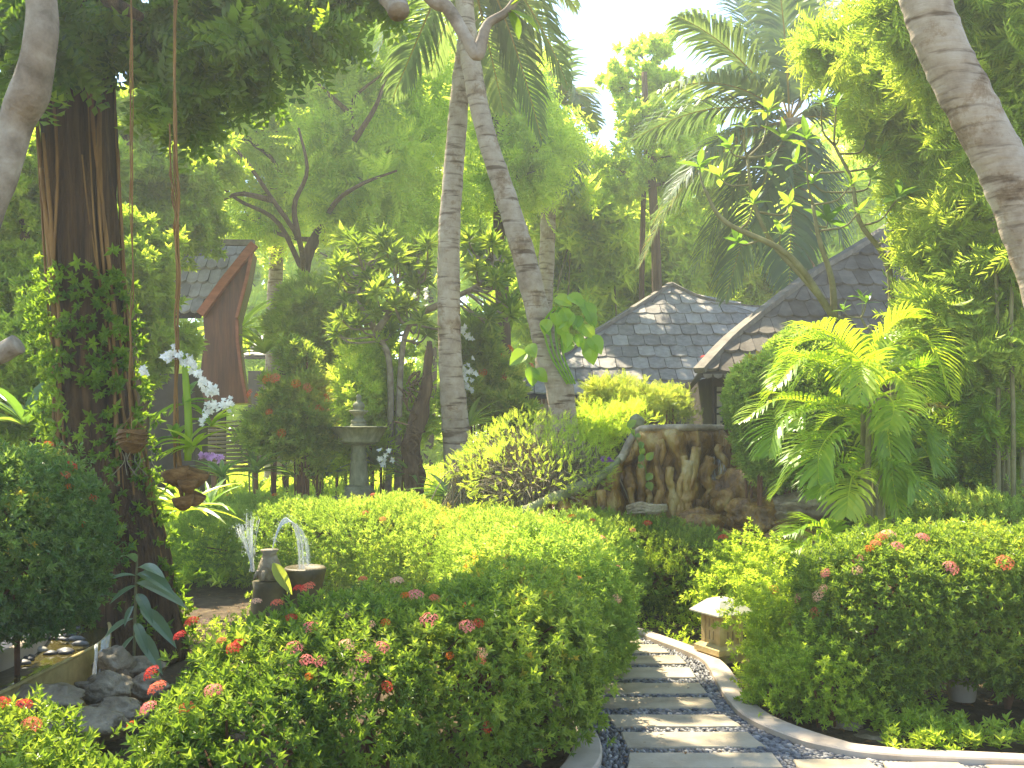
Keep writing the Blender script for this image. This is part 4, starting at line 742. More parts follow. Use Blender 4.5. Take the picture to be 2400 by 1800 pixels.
# shrubs of the middle ground
def shrubx(name, label, L, d, n, size, mat, tpls, fl=(), fs=.04, group=None, dj=.3, **kw):
    return hedge(name, label, 'shrub', Bs(L, d, dj), n, size, mat, tpls, fl, zmin=.02, group=group, nst=10, fs=fs, **{'loose': 8, **kw})
shrubx('round_bush', 'dense round small leaved bush between rock wall and feather palm', [(1800, 930, 85, 90), (1830, 1050, 90, 90), (1870, 850, 70, 60), (1890, 960, 80, 120)], 9.4, 14000, .05, 'ixora_light', WH, inner=.6, loose=0, lump=.25)
shrubx('round_bush', 'dark green leafy mass low behind the feather palm', [(2060, 1120, 130, 100), (2180, 1130, 100, 110), (2250, 1020, 80, 90), (2120, 1000, 90, 80), (2330, 1130, 80, 80)], 9.3, 9000, .06, 'ficus', WH, inner=.5)
shrubx('flowering_shrub', 'loose shrub with orange red flowers left of the tiered fountain', [(690, 900, 65, 60), (655, 1000, 55, 60), (725, 1010, 50, 70), (700, 835, 45, 40)], 12, 5200, .085, 'croton', WHN,
       [(632, 893, 'orange', 1.5), (649, 892, 'coral', 1.5), (694, 903, 'orange', 1.5), (718, 912, 'coral', 1.4), (594, 926, 'coral', 1.5), (609, 935, 'orange', 1.3), (755, 937, 'orange', 1.6), (719, 959, 'coral', 1.4), (745, 964, 'orange', 1.5), (758, 966, 'coral', 1.4), (633, 972, 'orange', 1.2), (659, 1018, 'orange', 1.2), (737, 1072, 'orange', 1.4)], inner=.35)
shrubx('flowering_shrub', 'narrow leaved shrub with red flowers between and behind the palm trunks', [(1120, 830, 50, 60), (1140, 890, 50, 50), (1105, 930, 45, 60), (1190, 960, 50, 40)], 13.5, 3800, .12, 'croton', WHN,
       [(1162, 838, 'orange', 2.2), (1178, 846, 'coral', 1.8), (1132, 878, 'orange', 1.6), (1177, 888, 'red', 1.6), (1190, 822, 'orange', 1.5), (1240, 862, 'coral', 1.2)], inner=.35)
shrubx('leafy_shrub', 'fine leaved green shrub right behind the tiered fountain', [(880, 880, 90, 80), (930, 960, 80, 80), (830, 940, 60, 70), (850, 1020, 90, 60)], 13.3, 5500, .09, 'feather', WHN, [(968, 812, 'purple', 1.5)], inner=.35)
shrubx('leafy_shrub', 'yellow-green loose shrub between grey palm trunk and fountain', [(730, 730, 60, 50), (770, 790, 60, 40), (680, 770, 40, 40), (800, 700, 40, 50)], 14.5, 5000, .13, 'bright', WHN, inner=.3)
shrubx('leafy_shrub', 'light feathery shrub in front of the middle roof edge', [(1420, 925, 60, 35), (1500, 925, 70, 40), (1570, 940, 50, 40), (1390, 965, 60, 35)], 12.3, 4500, .09, 'croton', SPF, [(1652, 849, 'red', 1.6)], inner=.3, up=.4, jit=.7)
shrubx('leafy_shrub', 'bluish fine shrub tucked behind the left shoulder of the rock wall', [(1430, 990, 80, 40), (1360, 1000, 60, 50)], 11.6, 2500, .09, 'feather', SPF, inner=.3)
# twiggy dome
bb = Bs([(1240, 1070, 150, 85), (1120, 1100, 70, 50), (1350, 1090, 80, 70), (1260, 1120, 160, 70)], 10.2, .3)
root = thing('twiggy_bush', tuple(P(1240, 1070, 10.2) * np.array([1, 1, 0])), 'wide dome of tangled dry twigs and wispy leaves left of the rock wall', 'bush')
ms = MB()
for k in range(1500):
    b = bb[rng.integers(len(bb))]; u = unit(rng.normal(size=3) + np.array([0, -.4, .4])); e = b.c + b.r * u * rng.uniform(.8, 1.08); s_ = np.array([b.c[0] + rng.normal() * .25, b.c[1] + rng.normal() * .2, .15 + rng.uniform(0, .5)])
    m = (s_ + e) / 2 + np.array([(e[0] - s_[0]) * .15, 0, .22]); ms.tube([s_, m, e + np.array([0, 0, -.05])], [.007, .006, .004], 4, a=rng.random(), b=rng.random(), seg=7, cap=False)
ms.build('twig', M['twig'], root); mb = MB(); foliage(mb, bb, 3800, .07, SPF, inner=.8, up=.5, lump=.25); mb.build('foliage', M['feather'], root)
# broad strap plants and low planting
def rosette(name, label, px, py, d, n, L, w, mat='strap', group=None, up=1.0, base_z=None, tpls=None):
    c = P(px, py, d); 
    if base_z is not None: c[2] = base_z
    mb = MB(); lt = leaf(w, .25, .55, 6, .4)
    an = rng.uniform(0, 6.28, n); el = rng.uniform(.25, 1.2, n) * up; yd = np.stack([np.cos(an) * np.cos(el), np.sin(an) * np.cos(el), np.sin(el)], 1); zh = np.stack([-np.cos(an) * np.sin(el), -np.sin(an) * np.sin(el), np.cos(el)], 1)
    mb.put(lt, np.repeat(c[None], n, 0), frames_y(yd, zh), L * rng.uniform(.7, 1.1, n)); o = mb.build(name, M[mat], org=(c[0], c[1], max(0, c[2] - .05)))
    return tag(o, label, 'plant', group)
RG = 'broad leaved plants in the middle bed'
for a in ((1050, 1165, 10.8, 20, .42, .16, 'strap', 'bright rosette plant left of the twiggy dome, behind the low hedge'), (880, 1090, 12.6, 16, .5, .2, 'glaucous', 'blue-green strap leaved plant just right of the fountain pedestal'), (760, 1120, 12.8, 16, .5, .2, 'glaucous', 'dull green strap plant at the left foot of the fountain'), (600, 1110, 11.5, 22, .45, .14, 'dark', 'dark green strap plant below the slatted fence'),
          (520, 1120, 10.8, 18, .45, .14, 'strap', 'strap leaved plant under the hanging orchid rope'), (960, 1120, 11.8, 16, .4, .14, 'strap', 'spiky plant at the foot of the rough stump'), (490, 1190, 8.6, 14, .42, .13, 'strap', 'light strap leaves left end of the long low hedge'), (60, 1000, 8, 16, .7, .14, 'strap', 'large upright strap plant behind the dark shrub at left edge'),
          (560, 780, 15.5, 26, 1.0, .14, 'bright', 'fountain of arching light leaves right of the prow house'), (620, 830, 15, 24, .8, .14, 'bright', 'second arching light plant below the grey palm trunk'), (690, 1120, 12.4, 18, .4, .14, 'strap', 'low strap plant right of the slatted fence'), (1100, 1000, 12.5, 20, .6, .12, 'bright', 'grassy light plant between the two palm trunk feet'), (430, 1200, 7.8, 16, .45, .14, 'bright', 'yellow-green plant under the coconut shells')):
    rosette('strap_plant', a[7], a[0], a[1], a[2], a[3], a[4], a[5], a[6], RG)
# foreground broad leaf plant
root = thing('broadleaf_plant', tuple(P(318, 1500, 5.9) * np.array([1, 1, 0])), 'upright plant with long blue-green leaves in front of the fig roots', 'plant')
ms = MB(); ms.tube([P(312, 1600, 5.9) * np.array([1, 1, 0]), P(318, 1400, 5.9), P(322, 1300, 5.9)], [.01, .009, .006], 6, seg=8); ms.build('stem', M['stem'], root)
lt = leaf(.22, .25, .3, 6, .45)
for bx, by, tx, ty in ((318, 1318, 285, 1272), (320, 1350, 258, 1340), (320, 1372, 258, 1395), (322, 1345, 390, 1350), (320, 1365, 425, 1388), (322, 1392, 350, 1430), (330, 1425, 402, 1478), (312, 1450, 250, 1468), (318, 1460, 340, 1505), (312, 1420, 290, 1450), (325, 1330, 370, 1320), (315, 1490, 270, 1530), (320, 1480, 370, 1540)):
    a, b = P(bx, by, 5.9), P(tx, ty, 5.9 - rng.uniform(.05, .3)); L = np.linalg.norm(b - a); mb = MB(); v, t = place(lt, a, b - a, (0, -.5, 1), L * 1.03); mb.add(v, t, None, rng.random(), .6); mb.build('leaf', M['glaucous'], root)
# undergrowth
mb = MB(); n = 22000; x = rng.uniform(-9, 9, n); y = rng.uniform(9.5, 24, n); ok = ~((np.abs(x - 1.6) < 1.4) & (y < 12)); x, y = x[ok], y[ok]; z = .05 + .45 * rng.random(len(x)) * np.clip((y - 9) / 3, .2, 1.3)
q = np.stack([x, y, z], 1); zz = unit(rng.normal(size=q.shape) * .5 + np.array([0, -.3, 1])); ix = rng.integers(0, 4, len(q)); s_ = rng.uniform(.07, .16, len(q)); cl = np.clip(.5 + .5 * sn(q, 1.5, 4), 0, 1)
for i in range(4): k = ix == i; mb.put((WHN if i % 2 else WH)[i], q[k], frames(zz[k]), s_[k], None, cl[k])
tag(mb.build('undergrowth', M['feather']), 'mixed low leafy plants covering the beds behind the hedges', 'ground cover', kind='stuff')
mb = MB(); n = 9000; x = rng.uniform(-4, 5, n); y = rng.uniform(4.6, 9.5, n); k1 = ~inside(np.stack([x, y], 1), np.vstack([IN, [(3.6, 2.2)], LIN[::-1]])); k2 = ~inside(np.stack([x, y], 1), np.vstack([IN, OUT[::-1]])) & ~inside(np.stack([x, y], 1), np.vstack([LIN, LOUT[::-1]])); ok = k1 & k2; x, y = x[ok], y[ok]
q = np.stack([x, y, rng.uniform(0, .05, len(x))], 1); ok = sn(q, 2.0, 8) > .05; q = q[ok]; mb.put(WH[1], q, frames(unit(rng.normal(size=q.shape) * .4 + np.array([0, 0, 1]))), rng.uniform(.02, .045, len(q)))
q = np.stack([rng.uniform(1.4, 3.6, 1500), rng.uniform(4.75, 5.7, 1500), rng.uniform(0, .09, 1500)], 1); q = q[inside(q[:, :2], np.vstack([OUT, [(5, 9), (.5, 9)]])) & (sn(q, 3.0, 2) > -.1)]; mb.put(WH[2], q, frames(unit(rng.normal(size=q.shape) * .4 + np.array([0, 0, 1]))), rng.uniform(.03, .06, len(q)))
tag(mb.build('weeds', M['bright']), 'small weeds sprouting from the soil between kerb and hedge stems', 'weeds', kind='stuff')
mb = MB(); n = 4000; x = rng.uniform(-4, 5, n); y = rng.uniform(4.4, 9.5, n); ok = ~inside(np.stack([x, y], 1), np.vstack([OUT, [(3.6, 2.2)], LOUT[::-1]])); x, y = x[ok], y[ok]
q = np.stack([x, y, np.full(len(x), -.018)], 1); mb.put(leaf(.5, .1, .1), q, frames_y(unit(rng.normal(size=q.shape) * np.array([1, 1, .1])), np.tile([0, 0, 1.], (len(q), 1))), rng.uniform(.02, .05, len(q)))
q = np.array([G(rng.uniform(1400, 1750), rng.uniform(1500, 1790), .02) for k in range(45)]); mb.put(leaf(.5, .1, .1), q, frames_y(unit(rng.normal(size=q.shape) * np.array([1, 1, .1])), np.tile([0, 0, 1.], (len(q), 1))), rng.uniform(.015, .03, len(q)))
tag(mb.build('leaf_litter', M['coconut']), 'dry brown fallen leaves scattered on the soil', 'leaf litter', kind='stuff')
# distant wood behind everything
mb = MB(); wb = [Blob((x, 33 + 2 * math.sin(x), 1.2), (2.6, 1.5, 2.8 + .8 * math.sin(x * 1.7)), 2.2) for x in np.arange(-30, 31, 3.2)]
foliage(mb, wb, 26000, .30, WH, inner=.6, lump=.35, lf=1.2); tag(mb.build('distant_wood', M['grove']), 'mass of distant greenery closing the view below the far trees', 'distant wood', kind='stuff')
# ------------------------------------------------------------------ shingled roofs
def roof(mb, st, rows, tw, thick=.03, scallop=.35, rise=.03):
    """st: photo stations (py, left px, right px, depth) from ridge to eave; overlapping scalloped shingles"""
    st = np.array(st, float); L = np.array([P(a[1], a[0], a[3]) for a in st]); Rr = np.array([P(a[2], a[0], a[3]) for a in st])
    cum = np.concatenate([[0], np.cumsum(np.linalg.norm(np.diff((L[:, 1:]), axis=0), axis=1))]); cum /= cum[-1]
    def at(v):
        return np.array([np.interp(v, cum, L[:, k]) for k in range(3)]), np.array([np.interp(v, cum, Rr[:, k]) for k in range(3)])
    xs0 = min(L[:, 0].min(), Rr[:, 0].min())
    for r in range(rows):
        v0, v1 = max(0, (r - .25) / rows), (r + 1) / rows; a0, b0 = at(v0); a1, b1 = at(v1); off = (r % 2) * tw / 2
        n = int((b1[0] - xs0) / tw) + 2
        for k in range(-1, n):
            x0 = xs0 + k * tw + off + tw * .02; x1 = x0 + tw * .96
            if x1 < a1[0] or x0 > b1[0]: continue
            c0 = np.clip([x0, x1], a0[0], max(a0[0], b0[0])); c1 = np.clip([x0, x1], a1[0], b1[0]); j = rng.normal() * .008
            if c1[1] - c1[0] < .01: continue
            def pt(x, v, up): a, b = at(min(1, v)); t = (x - a[0]) / max(1e-6, b[0] - a[0]); t = min(1, max(0, t)); q = a + (b - a) * t; return (x, q[1] - up * .5, q[2] + up)
            m = (c1[0] + c1[1]) / 2; dv = scallop / rows * .3
            V = [pt(c0[0], v0, .0), pt(c0[1], v0, .0), pt(c1[1], v1 - dv, rise + j), pt(m + (c1[1] - m) * .6, v1 - dv * .3, rise + j), pt(m, v1, rise + j), pt(m - (m - c1[0]) * .6, v1 - dv * .3, rise + j), pt(c1[0], v1 - dv, rise + j)]
            V += [(p_[0], p_[1] + .01, p_[2] - thick) for p_ in V[2:]]
            mb.add(V, [(0, 6, 5), (0, 5, 4), (0, 4, 1), (1, 4, 3), (1, 3, 2)], [(2, 3, 8, 7), (3, 4, 9, 8), (4, 5, 10, 9), (5, 6, 11, 10)], rng.random())
    return mb
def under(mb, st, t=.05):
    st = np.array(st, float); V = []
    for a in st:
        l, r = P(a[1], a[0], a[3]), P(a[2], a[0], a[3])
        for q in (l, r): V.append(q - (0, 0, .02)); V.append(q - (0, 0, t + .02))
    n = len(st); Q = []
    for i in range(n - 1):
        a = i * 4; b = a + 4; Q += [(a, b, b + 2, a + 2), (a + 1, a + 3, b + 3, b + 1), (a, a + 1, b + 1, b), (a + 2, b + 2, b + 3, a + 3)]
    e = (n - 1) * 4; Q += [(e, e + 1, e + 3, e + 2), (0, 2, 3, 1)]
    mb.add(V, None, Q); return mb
def board(mb, pts, w_, h_):
    pts = np.asarray(pts, float); t = unit(np.gradient(pts, axis=0)); s = unit(np.cross(t, (0, 0, 1.))); u = np.cross(s, t); n = len(pts)
    V = np.stack([pts - s * w_ - u * h_, pts + s * w_ - u * h_, pts + s * w_ + u * h_, pts - s * w_ + u * h_], 1); i = np.arange(n - 1)[:, None] * 4; j = np.arange(4)[None]; k = (j + 1) % 4
    Q = np.stack([i + j, i + 4 + j, i + 4 + k, i + k], -1).reshape(-1, 4); mb.add(V.reshape(-1, 3), None, np.vstack([Q, [[0, 1, 2, 3], [(n - 1) * 4 + 3, (n - 1) * 4 + 2, (n - 1) * 4 + 1, (n - 1) * 4]]])); return mb
# middle house
root = thing('shingled_house', tuple(P(1560, 925, 18) * np.array([1, 1, 0])), 'low house with pale grey shingled roof, pointed peak and sagging ridge in the middle', 'house')
st = [(668, 1571, 1578, 20.2), (690, 1538, 1622, 19.9), (706, 1513, 1668, 19.7), (722, 1488, 1800, 19.5), (726, 1482, 1880, 19.4), (760, 1428, 1960, 19), (800, 1366, 1990, 18.5), (850, 1296, 2020, 17.9), (925, 1192, 2060, 17.1)]
roof(MB_ := MB(), st, 10, .30); MB_.build('roof', M['tile'], root); under(MB_ := MB(), st); MB_.build('roof_underside', M['wall'], root)
for L in ([P(x, y - 3, d - .03) for y, x, _, d in st], [P(x, y, d) for x, y, d in ((1574, 664, 20.2), (1622, 688, 19.9), (1668, 704, 19.7), (1740, 717, 19.6), (1800, 721, 19.5), (1880, 723, 19.4), (1980, 718, 19.4))]):
    board(MB_ := MB(), smooth_pts(L, 20), .06, .03); MB_.build('ridge_cap', M['ridge'], root)
mb = MB(); c = P(1700, 940, 18.3); mb.box((c[0], 19.2, 1.05), (2.9, 1.3, 1.05)); mb.build('wall', M['wall'], root)
mb = MB()
for k in range(14):
    x = 1200 + k * 10; a = P(x, 930, 17.15); mb.prism([a, a + (.07, 0, 0), a + (.06, 0, -.10), a + (.035, 0, -.15), a + (.01, 0, -.10)], (0, .02, 0))
mb.build('fascia', M['darkwood'], root)
# right house
root = thing('shingled_house', tuple(P(2000, 900, 12.5) * np.array([1, 1, 0])), 'large brown grey shingled hip roof sloping down behind the feather palm on the right', 'house')
st = [(470, 2190, 2420, 15.0), (520, 2110, 2440, 14.6), (560, 2050, 2460, 14.3), (600, 1985, 2490, 13.9), (640, 1915, 2510, 13.6), (700, 1835, 2540, 13.1), (740, 1784, 2560, 12.8), (800, 1712, 2590, 12.4), (872, 1645, 2620, 11.9)]
roof(MB_ := MB(), st, 11, .21, scallop=.4); MB_.build('roof', M['tileshade'], root); under(MB_ := MB(), st); MB_.build('roof_underside', M['wall'], root)
hp = [P(x - 6, y - 4, d) for y, x, _, d in st]; board(MB_ := MB(), smooth_pts(hp, 24), .075, .035); MB_.build('ridge_cap', M['ridge'], root)
hp2 = smooth_pts(hp, 24); mb = MB(); V = []
for p_ in hp2: V += [p_, p_ + np.array([-.12, 1.2, -.45])]
mb.add(V, None, [(2 * i, 2 * i + 1, 2 * i + 3, 2 * i + 2) for i in range(23)]); mb.build('side_roof', M['tile'], root)  # side slope's brightness from the sky is put into the paler shingle colour
mb = MB(); a = P(1668, 900, 12.6); b = P(2560, 900, 12.6); mb.box(((a[0] + b[0]) / 2, 13.9, 1.12), ((b[0] - a[0]) / 2, 1.3, 1.12)); mb.build('wall', M['wall'], root)
mb = MB()
for k in range(40):
    a = P(1648 + k * 24, 876, 11.88); mb.prism([a, a + (.115, 0, 0), a + (.10, 0, -.04), a + (.06, 0, -.06), a + (.015, 0, -.04)], (0, .02, 0))
mb.build('fascia', M['ridge'], root)
wf = MB(); wp = MB(); x0, x1 = P(1676, 0, 12.58)[0], P(1734, 0, 12.58)[0]; z0, z1 = P(0, 1010, 12.58)[2], P(0, 905, 12.58)[2]
wp.box(((x0 + x1) / 2, 12.585, (z0 + z1) / 2), ((x1 - x0) / 2 - .01, .006, (z1 - z0) / 2 - .01))
for t in (0, .33, .62, .88, 1): wf.box((x0 + (x1 - x0) * t, 12.56, (z0 + z1) / 2), (.014, .016, (z1 - z0) / 2))
for t in (.02, .2, .38, .52, .7, .86): wf.box(((x0 + x1) / 2 + (.03 if t in (.2, .7) else -.02), 12.545, z0 + (z1 - z0) * t), ((x1 - x0) / 2 - .03, .012, .012))
fw = wf.build('window', M['black'], root); wp.build('pane', M['cream'], fw)
# prow roofed house on the left
D = 14.0; root = thing('prow_roof_house', tuple(P(530, 960, D) * np.array([1, 1, 0])), 'tall narrow house with outward leaning dark gable, red barge board and grey shingles', 'house')
st = [(570, 470, 592, D + .35), (600, 440, 570, D + .2), (640, 420, 540, D), (680, 405, 510, D - .15), (735, 395, 474, D - .3)]
sh = MB(); P_, R_ = P, None
roof(sh, [(570, 400, 588, 14.9), (735, 340, 470, 14.1)], 5, .16, scallop=.6); sh.build('roof', M['tile'], root)
mb = MB(); under(mb, [(570, 400, 588, 14.95), (735, 340, 470, 14.15)]); mb.build('roof_underside', M['wall'], root)
g = lambda L, d=D: [P(x, y, d) for x, y in L]
mb = MB(); mb.prism(g([(589, 580), (575, 660), (552, 745), (553, 800), (562, 870), (575, 945), (482, 950), (468, 900), (472, 850), (479, 790), (476, 736)]), (-.15, .9, 0)); mb.build('gable', M['darkwood'], root)
mb = MB(); board(mb, g([(597, 572), (530, 655), (470, 737)], D - .06), .05, .055); mb.build('barge_board', M['redwood'], root)
mb = MB(); board(mb, g([(594, 574), (578, 655), (555, 744), (556, 752), (557, 800), (566, 870), (579, 945)], D - .05), .03, .02); mb.build('edge_board', M['redwood'], root)
mb = MB(); board(mb, g([(380, 568), (596, 569)], D + .5), .05, .04); mb.build('ridge_cap', M['ridge'], root)
mb = MB(); mb.box(tuple(P(415, 900, D + 1.6) * np.array([1, 1, 0]) + np.array([0, 0, 1.2])), (.55, .8, 1.2)); mb.build('wall', M['wall'], root)
# slatted fence under it
root = thing('slatted_fence', tuple(P(560, 1080, 13) * np.array([1, 1, 0])), 'low fence of horizontal bamboo slats below the leaning gable of the prow house', 'fence')
for k in range(13):
    a, b = P(488, 990 + k * 9.5, 13), P(603, 988 + k * 9.5, 13); mb = MB(); mb.tube([a, b], .019, 8, wob=.05, seed=k); mb.build('slat', M['slat'], root, smooth=True)
for x in (500, 598):
    mb = MB(); a = P(x, 980, 13.03); mb.box((a[0], a[1] + .03, a[2] / 2), (.03, .03, a[2] / 2)); mb.build('post', M['darkwood'], root)
for x, t in ((572, 590), (578, 600)):
    mb = MB(); mb.tube([P(x, 960, 12.7), P((x + t) / 2, 1050, 12.7), np.append(P(t, 1120, 12.6)[:2], 0)], .012, 6, seg=8); tag(mb.build('pole', M['stem'], root), 'thin pale leaning pole')
# faint grey roof seen through the leaves
root = thing('far_house', tuple(P(650, 800, 24) * np.array([1, 1, 0])), 'scrap of distant grey roof showing behind the grey palm trunk', 'house')
st = [(765, 640, 700, 25.5), (800, 600, 730, 24.5), (835, 570, 760, 23.5)]; roof(MB_ := MB(), st, 4, .4); MB_.build('roof', M['tile'], root); under(MB_ := MB(), st); MB_.build('roof_underside', M['wall'], root)
mb = MB(); c = P(665, 830, 25); mb.box((c[0], 25.2, 1.5), (.8, .6, 1.5)); mb.build('wall', M['wall'], root)
# ochre wall low behind the bamboo
mb = MB(); a, b = P(2230, 0, 10.6), P(2700, 0, 10.6); mb.box(((a[0] + b[0]) / 2, 10.7, .7), ((b[0] - a[0]) / 2, .08, .7), bev=.02); tag(mb.build('garden_wall', M['lantern'], org=(a[0], 10.6, 0)), 'low ochre garden wall glimpsed behind the bamboo stems', 'wall')
# ------------------------------------------------------------------ tiered fountain
FC = P(840.7, 1165, 12); FC[2] = 0; k_ = .1688 * 12 / 2300
pf = [(140, 0), (141, 14), (150, 25), (170, 36), (190, 40), (208, 34), (225, 30), (240, 34), (258, 58), (280, 78), (305, 86), (330, 80), (350, 66), (360, 70), (364, 125), (372, 136), (384, 132), (400, 112), (425, 80), (445, 62), (470, 60), (488, 78), (505, 102), (522, 112), (532, 108), (540, 100), (560, 112), (582, 120)]
pb_ = [(586, 100), (588, 300), (590, 385), (598, 402), (612, 402), (622, 392), (640, 372), (690, 345), (780, 292), (786, 296), (798, 294), (806, 280), (835, 200), (850, 130)]
pc = [(850, 112), (870, 100), (920, 96), (950, 98), (962, 108), (975, 116), (1000, 112), (1020, 112), (1040, 116), (1052, 108), (1060, 106), (1075, 112), (1100, 118), (1340, 128), (1350, 134), (1368, 136), (1380, 130), (1398, 128), (1404, 140), (1412, 185), (1425, 196), (1445, 196), (1460, 205), (1475, 222), (1490, 226), (1560, 226)]
zz = lambda y: H - (900 + .1688 * y - HZ) / F * 12
root = thing('tiered_fountain', tuple(FC), 'mossy green stone two tiered fountain with ball finial behind the low hedge', 'fountain')
for nm, pr in (('finial', pf), ('bowl', pb_), ('pedestal', pc)): mb = MB(); mb.lathe((FC[0], FC[1], 0), [(max(.001, h_ * k_), zz(y_)) for y_, h_ in pr], 40); mb.build(nm, M['mossstone'], root, smooth=True)
mb = MB(); mb.box((FC[0], FC[1], zz(1560) / 2), (.33, .33, zz(1560) / 2 - .002), bev=.02); mb.build('plinth', M['mossstone'], root)
mb = MB(); mb.lathe((FC[0], FC[1], zz(598)), [(.001, 0), (.63, 0)], 32); mb.build('water', M['pool'], root, smooth=True)
# ------------------------------------------------------------------ rocks
def rock(mb, c, r, seed, amp=.28, sub=None, a=None, squash=1):
    V, T = sub or ICO4; r = np.asarray(r, float); q = V * r; f = 1.6 / r.mean() * .5
    d = np.array([mnoise.fractal(Vector(v * 1.3 + seed * 7.1), 1.0, 2.0, 5) + .55 * (abs(mnoise.noise(Vector(v * 2.6 + seed * 3.3))) ) for v in V])
    q = V * r * (1 + amp * d)[:, None]; q = q + np.sign(d)[:, None] * 0; mb.add(q + np.asarray(c, float), T, None, np.clip(.5 + .5 * d, 0, 1) if a is None else a); return mb
RG2 = 'rocks around the brown rock wall'
for i, (x, y, d, rx, ry, m_, lab) in enumerate(((1775, 1085, 9.9, 55, 60, 'rustrock', 'rusty boulder at the upper right of the rock wall'), (1725, 1165, 9.7, 60, 50, 'rustrock', 'rusty rounded rock right of the thin waterfall'), (1640, 1235, 9.4, 75, 38, 'rustrock', 'grey brown rock shelf at the foot of the waterfall'),
        (1790, 1210, 9.2, 80, 45, 'rustrock', 'dark brown split rock under the bushes right of the waterfall'), (1880, 1185, 9.0, 75, 30, 'greyrock', 'flat grey layered rock under the feather palm'), (1720, 1275, 9.3, 70, 35, 'rustrock', 'brown rock low behind the mushroom shaped bush'), (1905, 1330, 8.2, 60, 60, 'greyrock', 'swirled grey brown rock between bush and right hedge'),
        (1880, 1388, 7.6, 30, 16, 'greyrock', 'small flat grey stone beside the mushroom shaped bush'), (1758, 1030, 10.1, 22, 32, 'greyrock', 'pale stone at the top right corner of the rock wall'), (1850, 1270, 8.8, 60, 40, 'rustrock', 'shadowed brown rock under the lower feather palm fronds'), (1640, 1300, 9.4, 90, 50, 'rustrock', 'brown base rock behind the hedge below the waterfall'))):
    c = P(x, y, d); mb = MB(); rock(mb, c, (rx / F * d, max(rx, ry) / F * d * .8, ry / F * d), i + 3, .4); tag(mb.build('boulder', M[m_], org=c, smooth=True), lab, 'rock', RG2)
# rock wall with hanging roots
root = thing('rock_wall', tuple(P(1560, 1000, 10.3) * np.array([1, 1, 0])), 'rust brown artificial rock wall of root like drips with a flat rim and sloping left shoulder', 'rock wall')
top = smooth_pts([P(x, y, d) for x, y, d in ((1215, 1215, 9.3), (1250, 1190, 9.4), (1310, 1162, 9.5), (1375, 1133, 9.7), (1425, 1102, 9.85), (1458, 1066, 10.0), (1475, 1032, 10.1), (1497, 1006, 10.15), (1540, 1001, 10.0), (1600, 1000, 9.9), (1660, 1000, 10.0), (1700, 1001, 10.2), (1745, 1003, 10.5))], 150)
nt_ = 60; V = []; A = []
for i, p_ in enumerate(top):
    sx = i / 150
    for j in range(nt_):
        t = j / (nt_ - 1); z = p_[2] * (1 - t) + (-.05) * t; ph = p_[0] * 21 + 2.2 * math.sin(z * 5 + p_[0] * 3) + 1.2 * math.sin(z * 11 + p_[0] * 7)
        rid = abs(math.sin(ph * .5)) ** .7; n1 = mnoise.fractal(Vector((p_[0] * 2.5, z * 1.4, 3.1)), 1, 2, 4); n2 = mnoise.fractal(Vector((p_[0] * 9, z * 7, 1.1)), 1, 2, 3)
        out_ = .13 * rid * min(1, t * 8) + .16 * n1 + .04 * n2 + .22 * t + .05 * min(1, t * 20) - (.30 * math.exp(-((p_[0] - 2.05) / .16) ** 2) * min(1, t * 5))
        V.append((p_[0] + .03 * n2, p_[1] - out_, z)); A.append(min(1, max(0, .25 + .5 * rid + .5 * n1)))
    V.append((p_[0], p_[1] + .6, p_[2] - .3)); A.append(.3)
k1_ = nt_ + 1; Q = [(i * k1_ + j, i * k1_ + j + 1, (i + 1) * k1_ + j + 1, (i + 1) * k1_ + j) for i in range(149) for j in range(nt_ - 1)] + [(i * k1_ + nt_, i * k1_, (i + 1) * k1_, (i + 1) * k1_ + nt_) for i in range(149)]
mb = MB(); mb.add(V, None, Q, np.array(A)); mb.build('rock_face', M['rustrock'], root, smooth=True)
for k in range(26):
    u = rng.uniform(.12, .93); p_ = top[int(u * 149)]; z0 = p_[2] - rng.uniform(.02, .5) * p_[2]; z1 = max(0, z0 - rng.uniform(.5, 1.3)); m = 9; ps = []; x = p_[0]
    for t in np.linspace(0, 1, m): x += rng.normal() * .035; zc = z0 + (z1 - z0) * t; ps.append((x, p_[1] - .17 - .22 * (1 - zc / p_[2]) - .03 * rng.random(), zc))
    mb = MB(); mb.tube(ps, np.linspace(1, .6, m) * rng.uniform(.025, .06), 9, seg=26, wob=.25, seed=k, a=rng.uniform(.3, 1)); mb.build('root', M['rustrock'], root, smooth=True)
mb = MB(); mb.tube(top[:62] + (0, -.06, -.0), np.linspace(.065, .035, 62), 12, wob=.5, seed=4); mb.build('rim', M['greenrim'], root, smooth=True)
mb = MB(); mb.tube(top[58:] + (0, -.05, -.01), np.linspace(.045, .03, 92), 10, wob=.15, seed=5, squash=1); mb.build('rim', M['greyrock'], root, smooth=True)
mb = MB(); rock(mb, P(1492, 990, 10.3), (.08, .1, .08), 5); mb.build('knob', M['greenrim'], root, smooth=True)
mb = MB()
for k in range(9): x = P(rng.uniform(1660, 1690), 0, 9.9)[0]; mb.tube([(x, 9.86, P(0, 1070, 9.8)[2]), (x + rng.normal() * .01, 9.76, P(0, 1130, 9.8)[2]), (x + rng.normal() * .02, 9.72, P(0, 1215, 9.7)[2])], .0022, 5, seg=10, wob=.8, seed=k)
tag(mb.build('waterfall', M['spray'], org=P(1672, 1215, 9.7), smooth=True), 'thin waterfall trickling down the brown rock wall', 'waterfall')
mb = MB()
for k in range(9): mb.tube([P(1465 + rng.uniform(0, 10), 1188 + k * 2, 9.2), P(1500, 1180 + k * 2.5 + rng.normal() * 3, 9.1), P(1530, 1188 + k * 2 + rng.normal() * 3, 9.1), P(1562, 1184 + k * 1.5, 9.2)], rng.uniform(.01, .022), 7, seg=14, wob=.3, seed=k)
